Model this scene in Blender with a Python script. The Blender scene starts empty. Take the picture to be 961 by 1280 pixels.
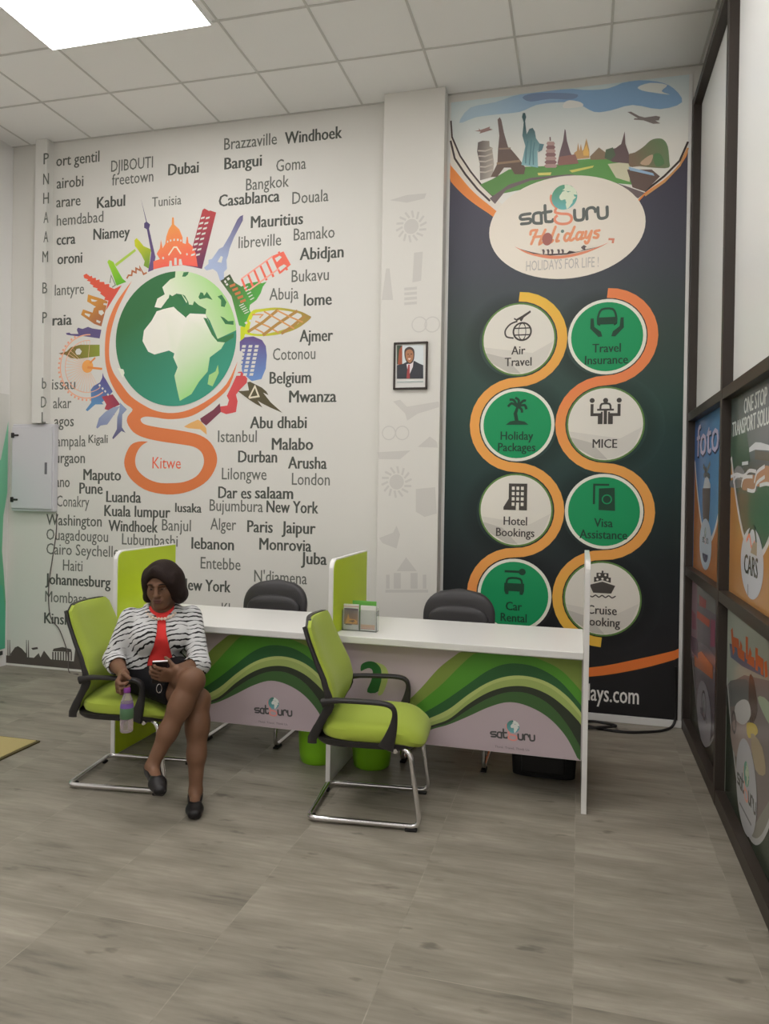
import bpy, bmesh, math, random
import numpy as np
from mathutils import Vector, Matrix

random.seed(7)
np.random.seed(7)
SC = bpy.context.scene
COL = SC.collection

# ------------------------------------------------------------------ camera, world, exposure
FPX, PCX, PCY = 923.17, 480.5, 612.55
YAW, PITCH, ROLL = -0.2586, -0.0035, 0.0169
EYE = Vector((0, 0, 1.6))
_F = Vector((math.sin(YAW)*math.cos(PITCH), math.cos(YAW)*math.cos(PITCH), math.sin(PITCH)))
_R = Vector((math.cos(YAW), -math.sin(YAW), 0))
_U = _R.cross(_F)
R_ = _R*math.cos(ROLL)+_U*math.sin(ROLL)
U_ = -_R*math.sin(ROLL)+_U*math.cos(ROLL)
cam = bpy.data.cameras.new('camera')
camo = bpy.data.objects.new('camera', cam)
COL.objects.link(camo)
cam.sensor_fit = 'VERTICAL'
cam.sensor_height = 24
cam.lens = FPX/1280*24
cam.shift_x = 0
cam.shift_y = -(640-PCY)/1280
cam.clip_start = 0.02
m = Matrix((R_, U_, -_F)).transposed().to_4x4()
m.translation = EYE
camo.matrix_world = m
SC.camera = camo

W = bpy.data.worlds.new('world')
SC.world = W
W.use_nodes = True
W.node_tree.nodes['Background'].inputs[0].default_value = (0.9, 0.93, 1, 1)
W.node_tree.nodes['Background'].inputs[1].default_value = 0.05
SC.view_settings.view_transform = 'Standard'
SC.view_settings.look = 'None'
SC.view_settings.gamma = 1
SC.view_settings.use_curve_mapping = False
SC.view_settings.exposure = 0.0
LIGHT_STRENGTH = 14.7

# ------------------------------------------------------------------ room dimensions (metres)
D, H, WR, WL, YB = 5.371, 4.493, 0.693, -4.80, -2.6


def lin(c):
    c = c/255.0
    return c/12.92 if c <= 0.04045 else ((c+0.055)/1.055)**2.4


def C(r, g, b, k=1.0):
    return (min(0.95, lin(r)*k), min(0.95, lin(g)*k), min(0.95, lin(b)*k))


# ------------------------------------------------------------------ materials
MATS = {}


def mat(name, col, rough=0.5, metal=0.0, spec=0.5, trans=0.0, ior=1.45, bump=None, sheen=0, coat=0):
    if name in MATS:
        return MATS[name]
    m = bpy.data.materials.new(name)
    m.use_nodes = True
    nt = m.node_tree
    b = nt.nodes['Principled BSDF']
    b.inputs['Base Color'].default_value = (*col, 1)
    b.inputs['Roughness'].default_value = rough
    b.inputs['Metallic'].default_value = metal
    b.inputs['Specular IOR Level'].default_value = spec
    b.inputs['Transmission Weight'].default_value = trans
    b.inputs['IOR'].default_value = ior
    b.inputs['Sheen Weight'].default_value = sheen
    b.inputs['Coat Weight'].default_value = coat
    if bump:
        sc, st = bump
        tc = nt.nodes.new('ShaderNodeTexCoord')
        n = nt.nodes.new('ShaderNodeTexNoise')
        n.inputs['Scale'].default_value = sc
        n.inputs['Detail'].default_value = 4
        bp = nt.nodes.new('ShaderNodeBump')
        bp.inputs['Strength'].default_value = st
        bp.inputs['Distance'].default_value = 0.004
        nt.links.new(tc.outputs['Object'], n.inputs['Vector'])
        nt.links.new(n.outputs['Fac'], bp.inputs['Height'])
        nt.links.new(bp.outputs['Normal'], b.inputs['Normal'])
    MATS[name] = m
    return m


def print_mat(name, rough=0.5, spec=0.3, coat=0.0):
    """printed sheet: ink colour comes from the mesh's own ink attribute"""
    if name in MATS:
        return MATS[name]
    m = mat(name, (1, 1, 1), rough, spec=spec, coat=coat)
    nt = m.node_tree
    a = nt.nodes.new('ShaderNodeAttribute')
    a.attribute_name = 'ink'
    nt.links.new(a.outputs['Color'], nt.nodes['Principled BSDF'].inputs['Base Color'])
    return m


# ------------------------------------------------------------------ objects
def tag(o, label=None, cat=None, group=None, kind=None):
    if label: o['label'] = label
    if cat: o['category'] = cat
    if group: o['group'] = group
    if kind: o['kind'] = kind
    return o


def empty(name, loc=(0, 0, 0), rz=0.0):
    o = bpy.data.objects.new(name, None)
    o.empty_display_size = 0.1
    COL.objects.link(o)
    o.location = loc
    o.rotation_euler = (0, 0, rz)
    return o


def loc_mat(o):
    if o is None:
        return Matrix()
    mm = Matrix.Translation(o.location) @ o.rotation_euler.to_matrix().to_4x4()
    return loc_mat(o.parent) @ mm if o.parent else mm


def obj(name, verts, faces, m, parent=None, world=False, smooth=False, inks=None):
    me = bpy.data.meshes.new(name)
    vv = [tuple(v) for v in verts]
    if world and parent is not None:
        inv = loc_mat(parent).inverted()
        vv = [tuple(inv @ Vector(v)) for v in vv]
    me.from_pydata(vv, [], [tuple(int(i) for i in f) for f in faces])
    if inks is not None:
        at = me.color_attributes.new('ink', 'FLOAT_COLOR', 'POINT')
        buf = np.ones((len(vv), 4), np.float32)
        buf[:, :3] = np.array(inks, np.float32)
        at.data.foreach_set('color', buf.ravel())
    me.materials.append(m)
    if smooth:
        me.polygons.foreach_set('use_smooth', [True]*len(me.polygons))
    me.update()
    o = bpy.data.objects.new(name, me)
    COL.objects.link(o)
    if parent is not None:
        o.parent = parent
    return o


class MB:
    """collects shapes, then links them as one mesh object"""

    def __init__(s):
        s.v, s.f, s.flat = [], [], set()

    def add(s, v, f, flat=False):
        n = len(s.v)
        if flat:
            s.flat |= set(range(len(s.f), len(s.f)+len(f)))
        s.v += [tuple(p) for p in v]
        s.f += [tuple(n+i for i in q) for q in f]
        return s

    def box(s, lo, hi, bev=0.0, seg=2, tf=None):
        bm = bmesh.new()
        bmesh.ops.create_cube(bm, size=1)
        lo, hi = Vector(lo), Vector(hi)
        for v in bm.verts:
            v.co = Vector([lo[i]+(v.co[i]+0.5)*(hi[i]-lo[i]) for i in range(3)])
        if bev > 0:
            bmesh.ops.bevel(bm, geom=list(bm.edges), offset=bev, segments=seg, affect='EDGES', profile=0.5)
        return s.from_bm(bm, tf)

    def from_bm(s, bm, tf=None):
        bm.verts.index_update()
        vs = [tf(v.co) if callable(tf) else (tf @ v.co if tf is not None else v.co.copy()) for v in bm.verts]
        s.add(vs, [[v.index for v in f.verts] for f in bm.faces], True)
        bm.free()
        return s

    def tube(s, pts, r, n=10, cap=True, closed=False):
        pts = [Vector(p) for p in pts]
        N = len(pts)
        rr = r if hasattr(r, '__len__') else [r]*N
        rings = []
        up = None
        for i, p in enumerate(pts):
            if closed:
                t = pts[(i+1) % N]-pts[i-1]
            else:
                t = pts[min(i+1, N-1)]-pts[max(i-1, 0)]
            t.normalize()
            if up is None:
                a = Vector((0, 0, 1)) if abs(t.z) < 0.9 else Vector((1, 0, 0))
                up = (a-t*a.dot(t)).normalized()
            else:
                up = (up-t*up.dot(t)).normalized()
            b = t.cross(up)
            rings.append([p+(up*math.cos(2*math.pi*k/n)+b*math.sin(2*math.pi*k/n))*rr[i] for k in range(n)])
        v = [q for ring in rings for q in ring]
        f = []
        M = N if closed else N-1
        for i in range(M):
            j = (i+1) % N
            for k in range(n):
                f.append((i*n+k, i*n+(k+1) % n, j*n+(k+1) % n, j*n+k))
        if cap and not closed:
            f.append(tuple(range(n))[::-1])
            f.append(tuple((N-1)*n+k for k in range(n)))
        return s.add(v, f)

    def loft(s, rings, cap=True, closed_ring=True):
        n = len(rings[0])
        v = [p for r in rings for p in r]
        f = []
        for i in range(len(rings)-1):
            for k in range(n if closed_ring else n-1):
                f.append((i*n+k, i*n+(k+1) % n, (i+1)*n+(k+1) % n, (i+1)*n+k))
        if cap:
            f.append(tuple(range(n))[::-1])
            f.append(tuple((len(rings)-1)*n+k for k in range(n)))
        return s.add(v, f)

    def lathe(s, prof, c=(0, 0, 0), n=24, axis='z'):
        rings = []
        for (r, z) in prof:
            ring = []
            for k in range(n):
                a = 2*math.pi*k/n
                p = (r*math.cos(a), r*math.sin(a), z)
                if axis == 'y': p = (r*math.cos(a), z, -r*math.sin(a))
                if axis == 'x': p = (z, r*math.cos(a), r*math.sin(a))
                ring.append(Vector(c)+Vector(p))
            rings.append(ring)
        return s.loft(rings)

    def prism(s, poly, axis, a, b, bev=0.0):
        """extrude a 2D polygon along an axis from a to b"""
        def P(u, w, t):
            return {'x': (t, u, w), 'y': (u, t, w), 'z': (u, w, t)}[axis]
        n = len(poly)
        v = [P(u, w, a) for u, w in poly]+[P(u, w, b) for u, w in poly]
        f = [tuple(range(n)), tuple(range(2*n-1, n-1, -1))]
        f += [(k, n+k, n+(k+1) % n, (k+1) % n) for k in range(n)]
        bm = bmesh.new()
        vs = [bm.verts.new(p) for p in v]
        for q in f:
            bm.faces.new([vs[i] for i in q])
        bmesh.ops.recalc_face_normals(bm, faces=bm.faces)
        if bev > 0:
            bmesh.ops.bevel(bm, geom=list(bm.edges), offset=bev, segments=2, affect='EDGES', profile=0.5)
        return s.from_bm(bm)

    def build(s, name, m, parent=None, world=False, smooth=False, autosmooth=True):
        o = obj(name, s.v, s.f, m, parent, world, smooth)
        bm = bmesh.new()
        bm.from_mesh(o.data)
        bmesh.ops.recalc_face_normals(bm, faces=bm.faces)
        if autosmooth:
            for e in bm.edges:
                if len(e.link_faces) == 2 and e.calc_face_angle(0) > math.radians(38):
                    e.smooth = False
            for i, f in enumerate(bm.faces):
                f.smooth = i not in s.flat
        bm.to_mesh(o.data)
        bm.free()
        return o


def catmull(pts, n=6, closed=False):
    P = [np.array(p, float) for p in pts]
    N = len(P)
    out = []
    rng = range(N) if closed else range(N-1)
    for i in rng:
        if closed:
            p0, p1, p2, p3 = P[i-1], P[i], P[(i+1) % N], P[(i+2) % N]
        else:
            p0, p1, p2, p3 = P[max(i-1, 0)], P[i], P[i+1], P[min(i+2, N-1)]
        for k in range(n):
            t = k/n
            out.append(0.5*((2*p1)+(-p0+p2)*t+(2*p0-5*p1+4*p2-p3)*t*t+(-p0+3*p1-3*p2+p3)*t**3))
    if not closed:
        out.append(P[-1])
    return [tuple(p) for p in out]


def fillet(pts, r, n=5):
    """polyline with rounded corners"""
    P = [Vector(p) for p in pts]
    out = [P[0]]
    for i in range(1, len(P)-1):
        a, b, c = P[i-1], P[i], P[i+1]
        d1 = (a-b); d2 = (c-b)
        rr = min(r, d1.length*0.45, d2.length*0.45)
        p, q = b+d1.normalized()*rr, b+d2.normalized()*rr
        for k in range(n+1):
            t = k/n
            out.append(p*(1-t)**2+b*2*t*(1-t)+q*t*t)
    out.append(P[-1])
    return out


# ------------------------------------------------------------------ flat print work on a surface
_TXT = {}


def text_geo(s, off):
    key = (s, round(off, 4))
    if key in _TXT:
        return _TXT[key]
    cu = bpy.data.curves.new('t', 'FONT')
    cu.body = s
    cu.size = 1
    cu.resolution_u = 2
    cu.offset = off
    cu.fill_mode = 'FRONT'
    o = bpy.data.objects.new('t', cu)
    COL.objects.link(o)
    me = bpy.data.meshes.new_from_object(o)
    v = np.array([x.co[:2] for x in me.vertices])
    f = [tuple(p.vertices) for p in me.polygons]
    bpy.data.objects.remove(o)
    bpy.data.curves.remove(cu)
    bpy.data.meshes.remove(me)
    _TXT[key] = (v, f)
    return v, f


CAP = 0.682


def zoomed(ox, oy, s, pts):
    return [(ox+x/s, oy+y/s) for x, y in pts]


class Art:
    """shapes printed on the plane p0 + u*U + v*V, drawn in plane metres"""

    def __init__(s, p0, U, V, Nn, k=1.0, step=0.0006):
        s.count = 0
        s.p0, s.U, s.V, s.N = Vector(p0), Vector(U), Vector(V), Vector(Nn)
        s.k, s.step = k, step
        s.reset()

    def reset(s):
        s.v, s.f, s.c = [], [], []
        return s

    def ray(s, x, y):
        d = _F+R_*((x-PCX)/FPX)-U_*((y-PCY)/FPX)
        t = (s.p0-EYE).dot(s.N)/d.dot(s.N)
        q = EYE+d*t-s.p0
        return (q.dot(s.U), q.dot(s.V))

    def px(s, pts):
        return [s.ray(x, y) for x, y in pts]

    def _add(s, uv, faces, col, layer):
        n = len(s.v)
        s.count = (s.count+1) % 16
        off = s.N*(s.step*(layer+0.05*s.count))
        for u, v in uv:
            s.v.append(s.p0+s.U*float(u)+s.V*float(v)+off)
        s.f += [tuple(n+i for i in q) for q in faces]
        if callable(col):
            s.c += [col(u, v) for u, v in uv]
        else:
            s.c += [col]*len(uv)

    def poly(s, uv, col, layer=1):
        s._add(uv, [tuple(range(len(uv)))], col, layer)

    def grad(s, c0, a, c1, b):
        """colour changing from c0 at a to c1 at b (plane metres)"""
        a, b = np.array(a, float), np.array(b, float)
        d = b-a
        L = d@d

        def fn(u, v):
            t = min(1, max(0, ((u-a[0])*d[0]+(v-a[1])*d[1])/L))
            return tuple(c0[i]*(1-t)+c1[i]*t for i in range(3))
        return fn

    def disc(s, c, r, col, layer=1, n=48, ry=None, rings=1):
        ry = ry or r
        uv = [c]
        f = []
        for j in range(1, rings+1):
            for k in range(n):
                a = 2*math.pi*k/n
                uv.append((c[0]+r*j/rings*math.cos(a), c[1]+ry*j/rings*math.sin(a)))
        for k in range(n):
            f.append((0, 1+k, 1+(k+1) % n))
        for j in range(1, rings):
            for k in range(n):
                A, B = 1+(j-1)*n, 1+j*n
                f.append((A+k, B+k, B+(k+1) % n, A+(k+1) % n))
        s._add(uv, f, col, layer)

    def ring(s, c, r0, r1, col, layer=1, a0=0, a1=360, n=48, kx=1.0):
        uv, f = [], []
        full = abs(a1-a0) >= 360
        for k in range(n+1):
            a = math.radians(a0+(a1-a0)*k/n)
            uv.append((c[0]+kx*r0*math.cos(a), c[1]+r0*math.sin(a)))
            uv.append((c[0]+kx*r1*math.cos(a), c[1]+r1*math.sin(a)))
        for k in range(n):
            f.append((2*k, 2*k+1, 2*k+3, 2*k+2))
        s._add(uv, f, col, layer)

    def stroke(s, uv, w, col, layer=1, closed=False, cap=False):
        P = [np.array(p, float) for p in uv]
        N = len(P)
        ws = w if hasattr(w, '__len__') else [w]*N
        out = []
        for i in range(N):
            a = P[i-1] if (i > 0 or closed) else P[i]
            b = P[(i+1) % N] if (i < N-1 or closed) else P[i]
            d1, d2 = P[i]-a, b-P[i]
            n1 = np.array([-d1[1], d1[0]]); n2 = np.array([-d2[1], d2[0]])
            l1, l2 = np.hypot(*n1), np.hypot(*n2)
            n1 = n1/l1 if l1 > 1e-9 else n2/max(l2, 1e-9)
            n2 = n2/l2 if l2 > 1e-9 else n1
            nn = n1+n2
            L = np.hypot(*nn)
            nn = nn/L if L > 1e-6 else n1
            kk = 1/max(0.5, nn@n1)
            out.append(P[i]+nn*kk*ws[i]/2)
            out.append(P[i]-nn*kk*ws[i]/2)
        f = [(2*i, 2*i+1, 2*i+3, 2*i+2) for i in range(N-1)]
        if closed:
            f.append((2*N-2, 2*N-1, 1, 0))
        s._add(out, f, col, layer)
        if cap:
            for q in (P[0], P[-1]):
                s.disc(tuple(q), ws[0]/2, col, layer, n=10)

    def text(s, t, u0, u1, v0, cap, col, layer=1, off=0.0, shear=0.0, center=None, cond=None):
        """text from u0 to u1 on base line v0 with capital height cap"""
        v, f = text_geo(t, 0.0)
        x0, x1 = v[:, 0].min(), v[:, 0].max()
        sy = cap/CAP
        if center is not None:
            w = (x1-x0)*sy*(cond or 0.8)
            u0, u1 = center-w/2, center+w/2
        sx = (u1-u0)/(x1-x0)
        uv = np.stack([u0+(v[:, 0]-x0)*sx+v[:, 1]*sy*shear, v0+v[:, 1]*sy], 1)
        for k in ((-1, 0, 1) if off > 0.006 else (0,)):      # heavier letters: set three times, side by side
            s._add([(p[0]+k*off*1.2*sx, p[1]) for p in uv], f, col, layer)

    def build(s, name, m, parent=None, label=None):
        # every shape is wound to face the room
        o = obj(name, s.v, s.f, m, parent, world=True, inks=s.c)
        inv = loc_mat(parent).to_3x3().inverted() if parent else Matrix.Identity(3)
        nl = inv @ s.N
        bm = bmesh.new()
        bm.from_mesh(o.data)
        for f in bm.faces:
            f.normal_update()
        fl = [f for f in bm.faces if f.normal.dot(nl) < 0]
        if fl:
            bmesh.ops.reverse_faces(bm, faces=fl)
        bm.to_mesh(o.data)
        bm.free()
        if label:
            o['label'] = label
        s.reset()
        return o


def copy_tree(o, parent=None):
    c = o.copy()
    COL.objects.link(c)
    if parent is not None:
        c.parent = parent
    for ch in list(o.children):
        copy_tree(ch, c)
    return c

# ================================================================== THE SETTING
def floor_material():
    m = mat('floor_laminate', (0.3, 0.28, 0.25), 0.42, spec=0.35)
    nt = m.node_tree
    N, L = nt.nodes, nt.links
    b = N['Principled BSDF']
    tc = N.new('ShaderNodeTexCoord')
    br = N.new('ShaderNodeTexBrick')
    br.offset = 0.0
    br.inputs['Scale'].default_value = 1
    br.inputs['Brick Width'].default_value = 0.605
    br.inputs['Row Height'].default_value = 1.21
    br.inputs['Mortar Size'].default_value = 0.0022
    br.inputs['Mortar Smooth'].default_value = 0.3
    br.inputs['Bias'].default_value = 0
    br.inputs['Color1'].default_value = (0.0, 0.0, 0.0, 1)
    br.inputs['Color2'].default_value = (1, 1, 1, 1)
    br.inputs['Mortar'].default_value = (0.3, 0.3, 0.3, 1)
    sh = N.new('ShaderNodeMapping')
    sh.inputs['Location'].default_value = (1.205, 0.05, 0)
    L.new(tc.outputs['Object'], sh.inputs['Vector'])
    L.new(sh.outputs[0], br.inputs['Vector'])
    # per plank shift of the grain
    mp = N.new('ShaderNodeMapping')
    mp.inputs['Scale'].default_value = (1.0, 4.2, 1)
    L.new(tc.outputs['Object'], mp.inputs['Vector'])
    ad = N.new('ShaderNodeVectorMath')
    ad.operation = 'MULTIPLY_ADD'
    L.new(br.outputs['Color'], ad.inputs[0])
    ad.inputs[1].default_value = (1.5, 2.5, 0)
    L.new(mp.outputs[0], ad.inputs[2])
    n1 = N.new('ShaderNodeTexNoise')
    n1.inputs['Scale'].default_value = 1.6
    n1.inputs['Detail'].default_value = 8
    n1.inputs['Roughness'].default_value = 0.62
    n1.inputs['Distortion'].default_value = 0.35
    L.new(ad.outputs[0], n1.inputs['Vector'])
    mp2 = N.new('ShaderNodeMapping')
    mp2.inputs['Scale'].default_value = (2.2, 26, 1)
    L.new(tc.outputs['Object'], mp2.inputs['Vector'])
    n2 = N.new('ShaderNodeTexNoise')
    n2.inputs['Scale'].default_value = 2.2
    n2.inputs['Detail'].default_value = 5
    L.new(mp2.outputs[0], n2.inputs['Vector'])
    mx = N.new('ShaderNodeMix')
    mx.data_type = 'FLOAT'
    mx.inputs[0].default_value = 0.26
    L.new(n1.outputs['Fac'], mx.inputs[2])
    L.new(n2.outputs['Fac'], mx.inputs[3])
    mx2 = N.new('ShaderNodeMix')
    mx2.data_type = 'FLOAT'
    mx2.inputs[0].default_value = 0.07
    L.new(mx.outputs[0], mx2.inputs[2])
    L.new(br.outputs['Color'], mx2.inputs[3])
    cr = N.new('ShaderNodeValToRGB')
    e = cr.color_ramp.elements
    e[0].position, e[0].color = 0.30, (*C(96, 91, 82), 1)
    e[1].position, e[1].color = 0.70, (*C(170, 163, 150), 1)
    q = e.new(0.42); q.color = (*C(131, 125, 113), 1)
    q = e.new(0.56); q.color = (*C(149, 142, 129), 1)
    L.new(mx2.outputs[0], cr.inputs[0])
    # dark knots
    mp3 = N.new('ShaderNodeMapping')
    mp3.inputs['Scale'].default_value = (4.8, 12, 1)
    L.new(tc.outputs['Object'], mp3.inputs['Vector'])
    n3 = N.new('ShaderNodeTexNoise')
    n3.inputs['Scale'].default_value = 1.0
    n3.inputs['Detail'].default_value = 3
    L.new(mp3.outputs[0], n3.inputs['Vector'])
    r3 = N.new('ShaderNodeMapRange')
    r3.inputs[1].default_value = 0.655
    r3.inputs[2].default_value = 0.74
    r3.inputs[3].default_value = 1
    r3.inputs[4].default_value = 0.55
    L.new(n3.outputs['Fac'], r3.inputs[0])
    mo = N.new('ShaderNodeMapRange')
    mo.inputs[3].default_value = 1
    mo.inputs[4].default_value = 1.13
    L.new(br.outputs['Fac'], mo.inputs[0])
    mul = N.new('ShaderNodeMath')
    mul.operation = 'MULTIPLY'
    L.new(r3.outputs[0], mul.inputs[0])
    L.new(mo.outputs[0], mul.inputs[1])
    vm = N.new('ShaderNodeVectorMath')
    vm.operation = 'SCALE'
    L.new(cr.outputs[0], vm.inputs[0])
    L.new(mul.outputs[0], vm.inputs['Scale'])
    L.new(vm.outputs[0], b.inputs['Base Color'])
    rr = N.new('ShaderNodeMapRange')
    rr.inputs[3].default_value = 0.5
    rr.inputs[4].default_value = 0.36
    L.new(n1.outputs['Fac'], rr.inputs[0])
    L.new(rr.outputs[0], b.inputs['Roughness'])
    bp = N.new('ShaderNodeBump')
    bp.inputs['Strength'].default_value = 0.12
    bp.inputs['Distance'].default_value = 0.002
    L.new(mul.outputs[0], bp.inputs['Height'])
    L.new(bp.outputs[0], b.inputs['Normal'])
    return m


XE = WR+2.2          # the room goes on behind the partition
M_WALL = mat('wall_paint', (0.74, 0.725, 0.68), 0.65, spec=0.2, bump=(60, 0.03))
M_CEIL = mat('ceiling_tile', (0.92, 0.915, 0.895), 0.85, spec=0.1, bump=(140, 0.12))
M_GRID = mat('ceiling_grid_paint', (0.62, 0.61, 0.58), 0.6)
M_WALL2 = mat('wall_paint_white', (0.86, 0.85, 0.83), 0.65, spec=0.2)
M_TRIM = mat('white_trim', (0.82, 0.81, 0.79), 0.45)
M_FRAME = mat('dark_brown_frame', C(56, 49, 44), 0.42, spec=0.4)
M_PANEL = mat('white_partition_panel', (0.80, 0.80, 0.785), 0.35, spec=0.4)

tag(MB().box((WL-0.1, YB-0.1, -0.1), (XE+0.1, D+0.1, 0)).build('floor', floor_material()), kind='structure')
ceil = tag(MB().box((WL-0.1, YB-0.1, H), (XE+0.1, D+0.1, H+0.1)).build('ceiling', M_CEIL), kind='structure')
tag(MB().box((WL-0.1, D, 0), (XE+0.1, D+0.1, H)).build('wall_back', M_WALL), kind='structure')
tag(MB().box((WL-0.1, YB, 0), (WL, D, H)).build('wall_left', M_WALL2), kind='structure')
tag(MB().box((WL-0.1, YB-0.1, 0), (XE+0.1, YB, H)).build('wall_front', M_WALL2), kind='structure')
tag(MB().box((XE, YB, 0), (XE+0.1, D, H)).build('wall_far', M_WALL2), kind='structure')

# suspended ceiling grid
g = MB()
GX = [-1.640+0.594*k for k in range(-5, 9)]
GY = [D-0.012-0.588*k for k in range(0, 14)]
for x in GX:
    if WL < x < XE:
        g.box((x-0.0075, YB, H-0.004), (x+0.0075, D, H+0.002))
for y in GY:
    if y > YB:
        g.box((WL, y-0.0075, H-0.0045), (XE, y+0.0075, H+0.002))
tag(g.build('ceiling_grid', M_GRID, ceil), kind='structure')

# pillar between the mural and the banner
PX0, PX1, PY = -1.440, -0.985, D-0.125
pil = MB().box((PX0, PY, 0), (PX1, D, H), 0.004).build('wall_pillar', mat('pillar_paper', (0.77, 0.75, 0.70), 0.6, spec=0.2))
tag(pil, kind='structure')

# cable duct on the left of the mural, ceiling down to the electrical box
DX0, DX1, DY = -4.50, -4.385, D-0.090
duct = tag(MB().box((DX0, DY, 2.094), (DX1, D, H), 0.004).build('trim_1', mat('duct_white', (0.74, 0.73, 0.69), 0.55)), kind='structure')
# low trim
tag(MB().box((PX1, D-0.014, 0), (WR, D, 0.05), 0.003).build('baseboard_back', M_TRIM), kind='structure')
tag(MB().box((WL, 3.0, 0.10), (WL+0.012, D-0.05, 0.135), 0.003).build('trim_3', mat('dark_trim', C(52, 56, 52), 0.5)), kind='structure')

# ------------------------------------------------------------------ partition on the right
XP = WR+0.05
PT = 4.258
part = tag(MB().box((XP+0.002, YB, 0), (XP+0.04, D, PT-0.02)).build('wall_right', M_PANEL), kind='structure')
PY_FIRST, PSP = 4.115, 1.20
posts = [D-0.025]+[PY_FIRST-PSP*k for k in range(0, 6)]
for y in posts:
    tag(MB().box((WR, y-0.025, 0), (XP+0.045, y+0.025, PT), 0.003).build('frame_post', M_FRAME, part), kind='structure')
for z0, z1 in ((0, 0.08), (1.045, 1.103), (2.078, 2.134), (PT-0.055, PT)):
    for a, b in zip(posts[:-1], posts[1:]):
        tag(MB().box((WR+0.001, b+0.0255, z0), (XP+0.044, a-0.0255, z1), 0.003).build('frame_rail', M_FRAME, part), kind='structure')

# ------------------------------------------------------------------ ceiling lights
M_DIFF = bpy.data.materials.new('light_diffuser')
M_DIFF.use_nodes = True
_nt = M_DIFF.node_tree
_nt.nodes.remove(_nt.nodes['Principled BSDF'])
_em = _nt.nodes.new('ShaderNodeEmission')
_em.inputs[0].default_value = (1.0, 0.972, 0.95, 1)
_em.inputs[1].default_value = LIGHT_STRENGTH
_nt.links.new(_em.outputs[0], _nt.nodes['Material Output'].inputs[0])
M_LF = mat('light_frame', (0.85, 0.85, 0.84), 0.4)


def ceiling_light(x, y, label):
    t = tag(empty('ceiling_light', (x, y, H-0.012)), label, 'light', 'rectangular lamps in the ceiling grid')
    MB().box((-0.58, -0.29, -0.002), (0.58, 0.29, 0.0)).build('diffuser', M_DIFF, t)
    f = MB()
    for a, b in (((-0.595, -0.295, -0.004), (-0.58, 0.295, 0.010)), ((0.58, -0.295, -0.004), (0.595, 0.295, 0.010)),
                 ((-0.58, -0.295, -0.004), (0.58, -0.29, 0.010)), ((-0.58, 0.29, -0.004), (0.58, 0.295, 0.010))):
        f.box(a, b)
    f.build('lamp_frame', M_LF, t)
    return t


LX = GX[3]
for (x, y, lb) in ((-2.865, 3.90, 'bright rectangular ceiling lamp above the woman, nearest the lettered wall'),
                   (-0.46, 3.31, 'bright rectangular ceiling lamp above the empty green chair'),
                   (-2.865, 1.55, 'bright rectangular ceiling lamp in the middle of the left side of the room'),
                   (-0.46, 0.96, 'bright rectangular ceiling lamp straight above the viewer'),
                   (-2.865, -0.80, 'bright rectangular ceiling lamp at the left of the entrance end'),
                   (-0.46, -1.39, 'bright rectangular ceiling lamp at the right of the entrance end')):
    ceiling_light(x, y, lb)

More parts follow.
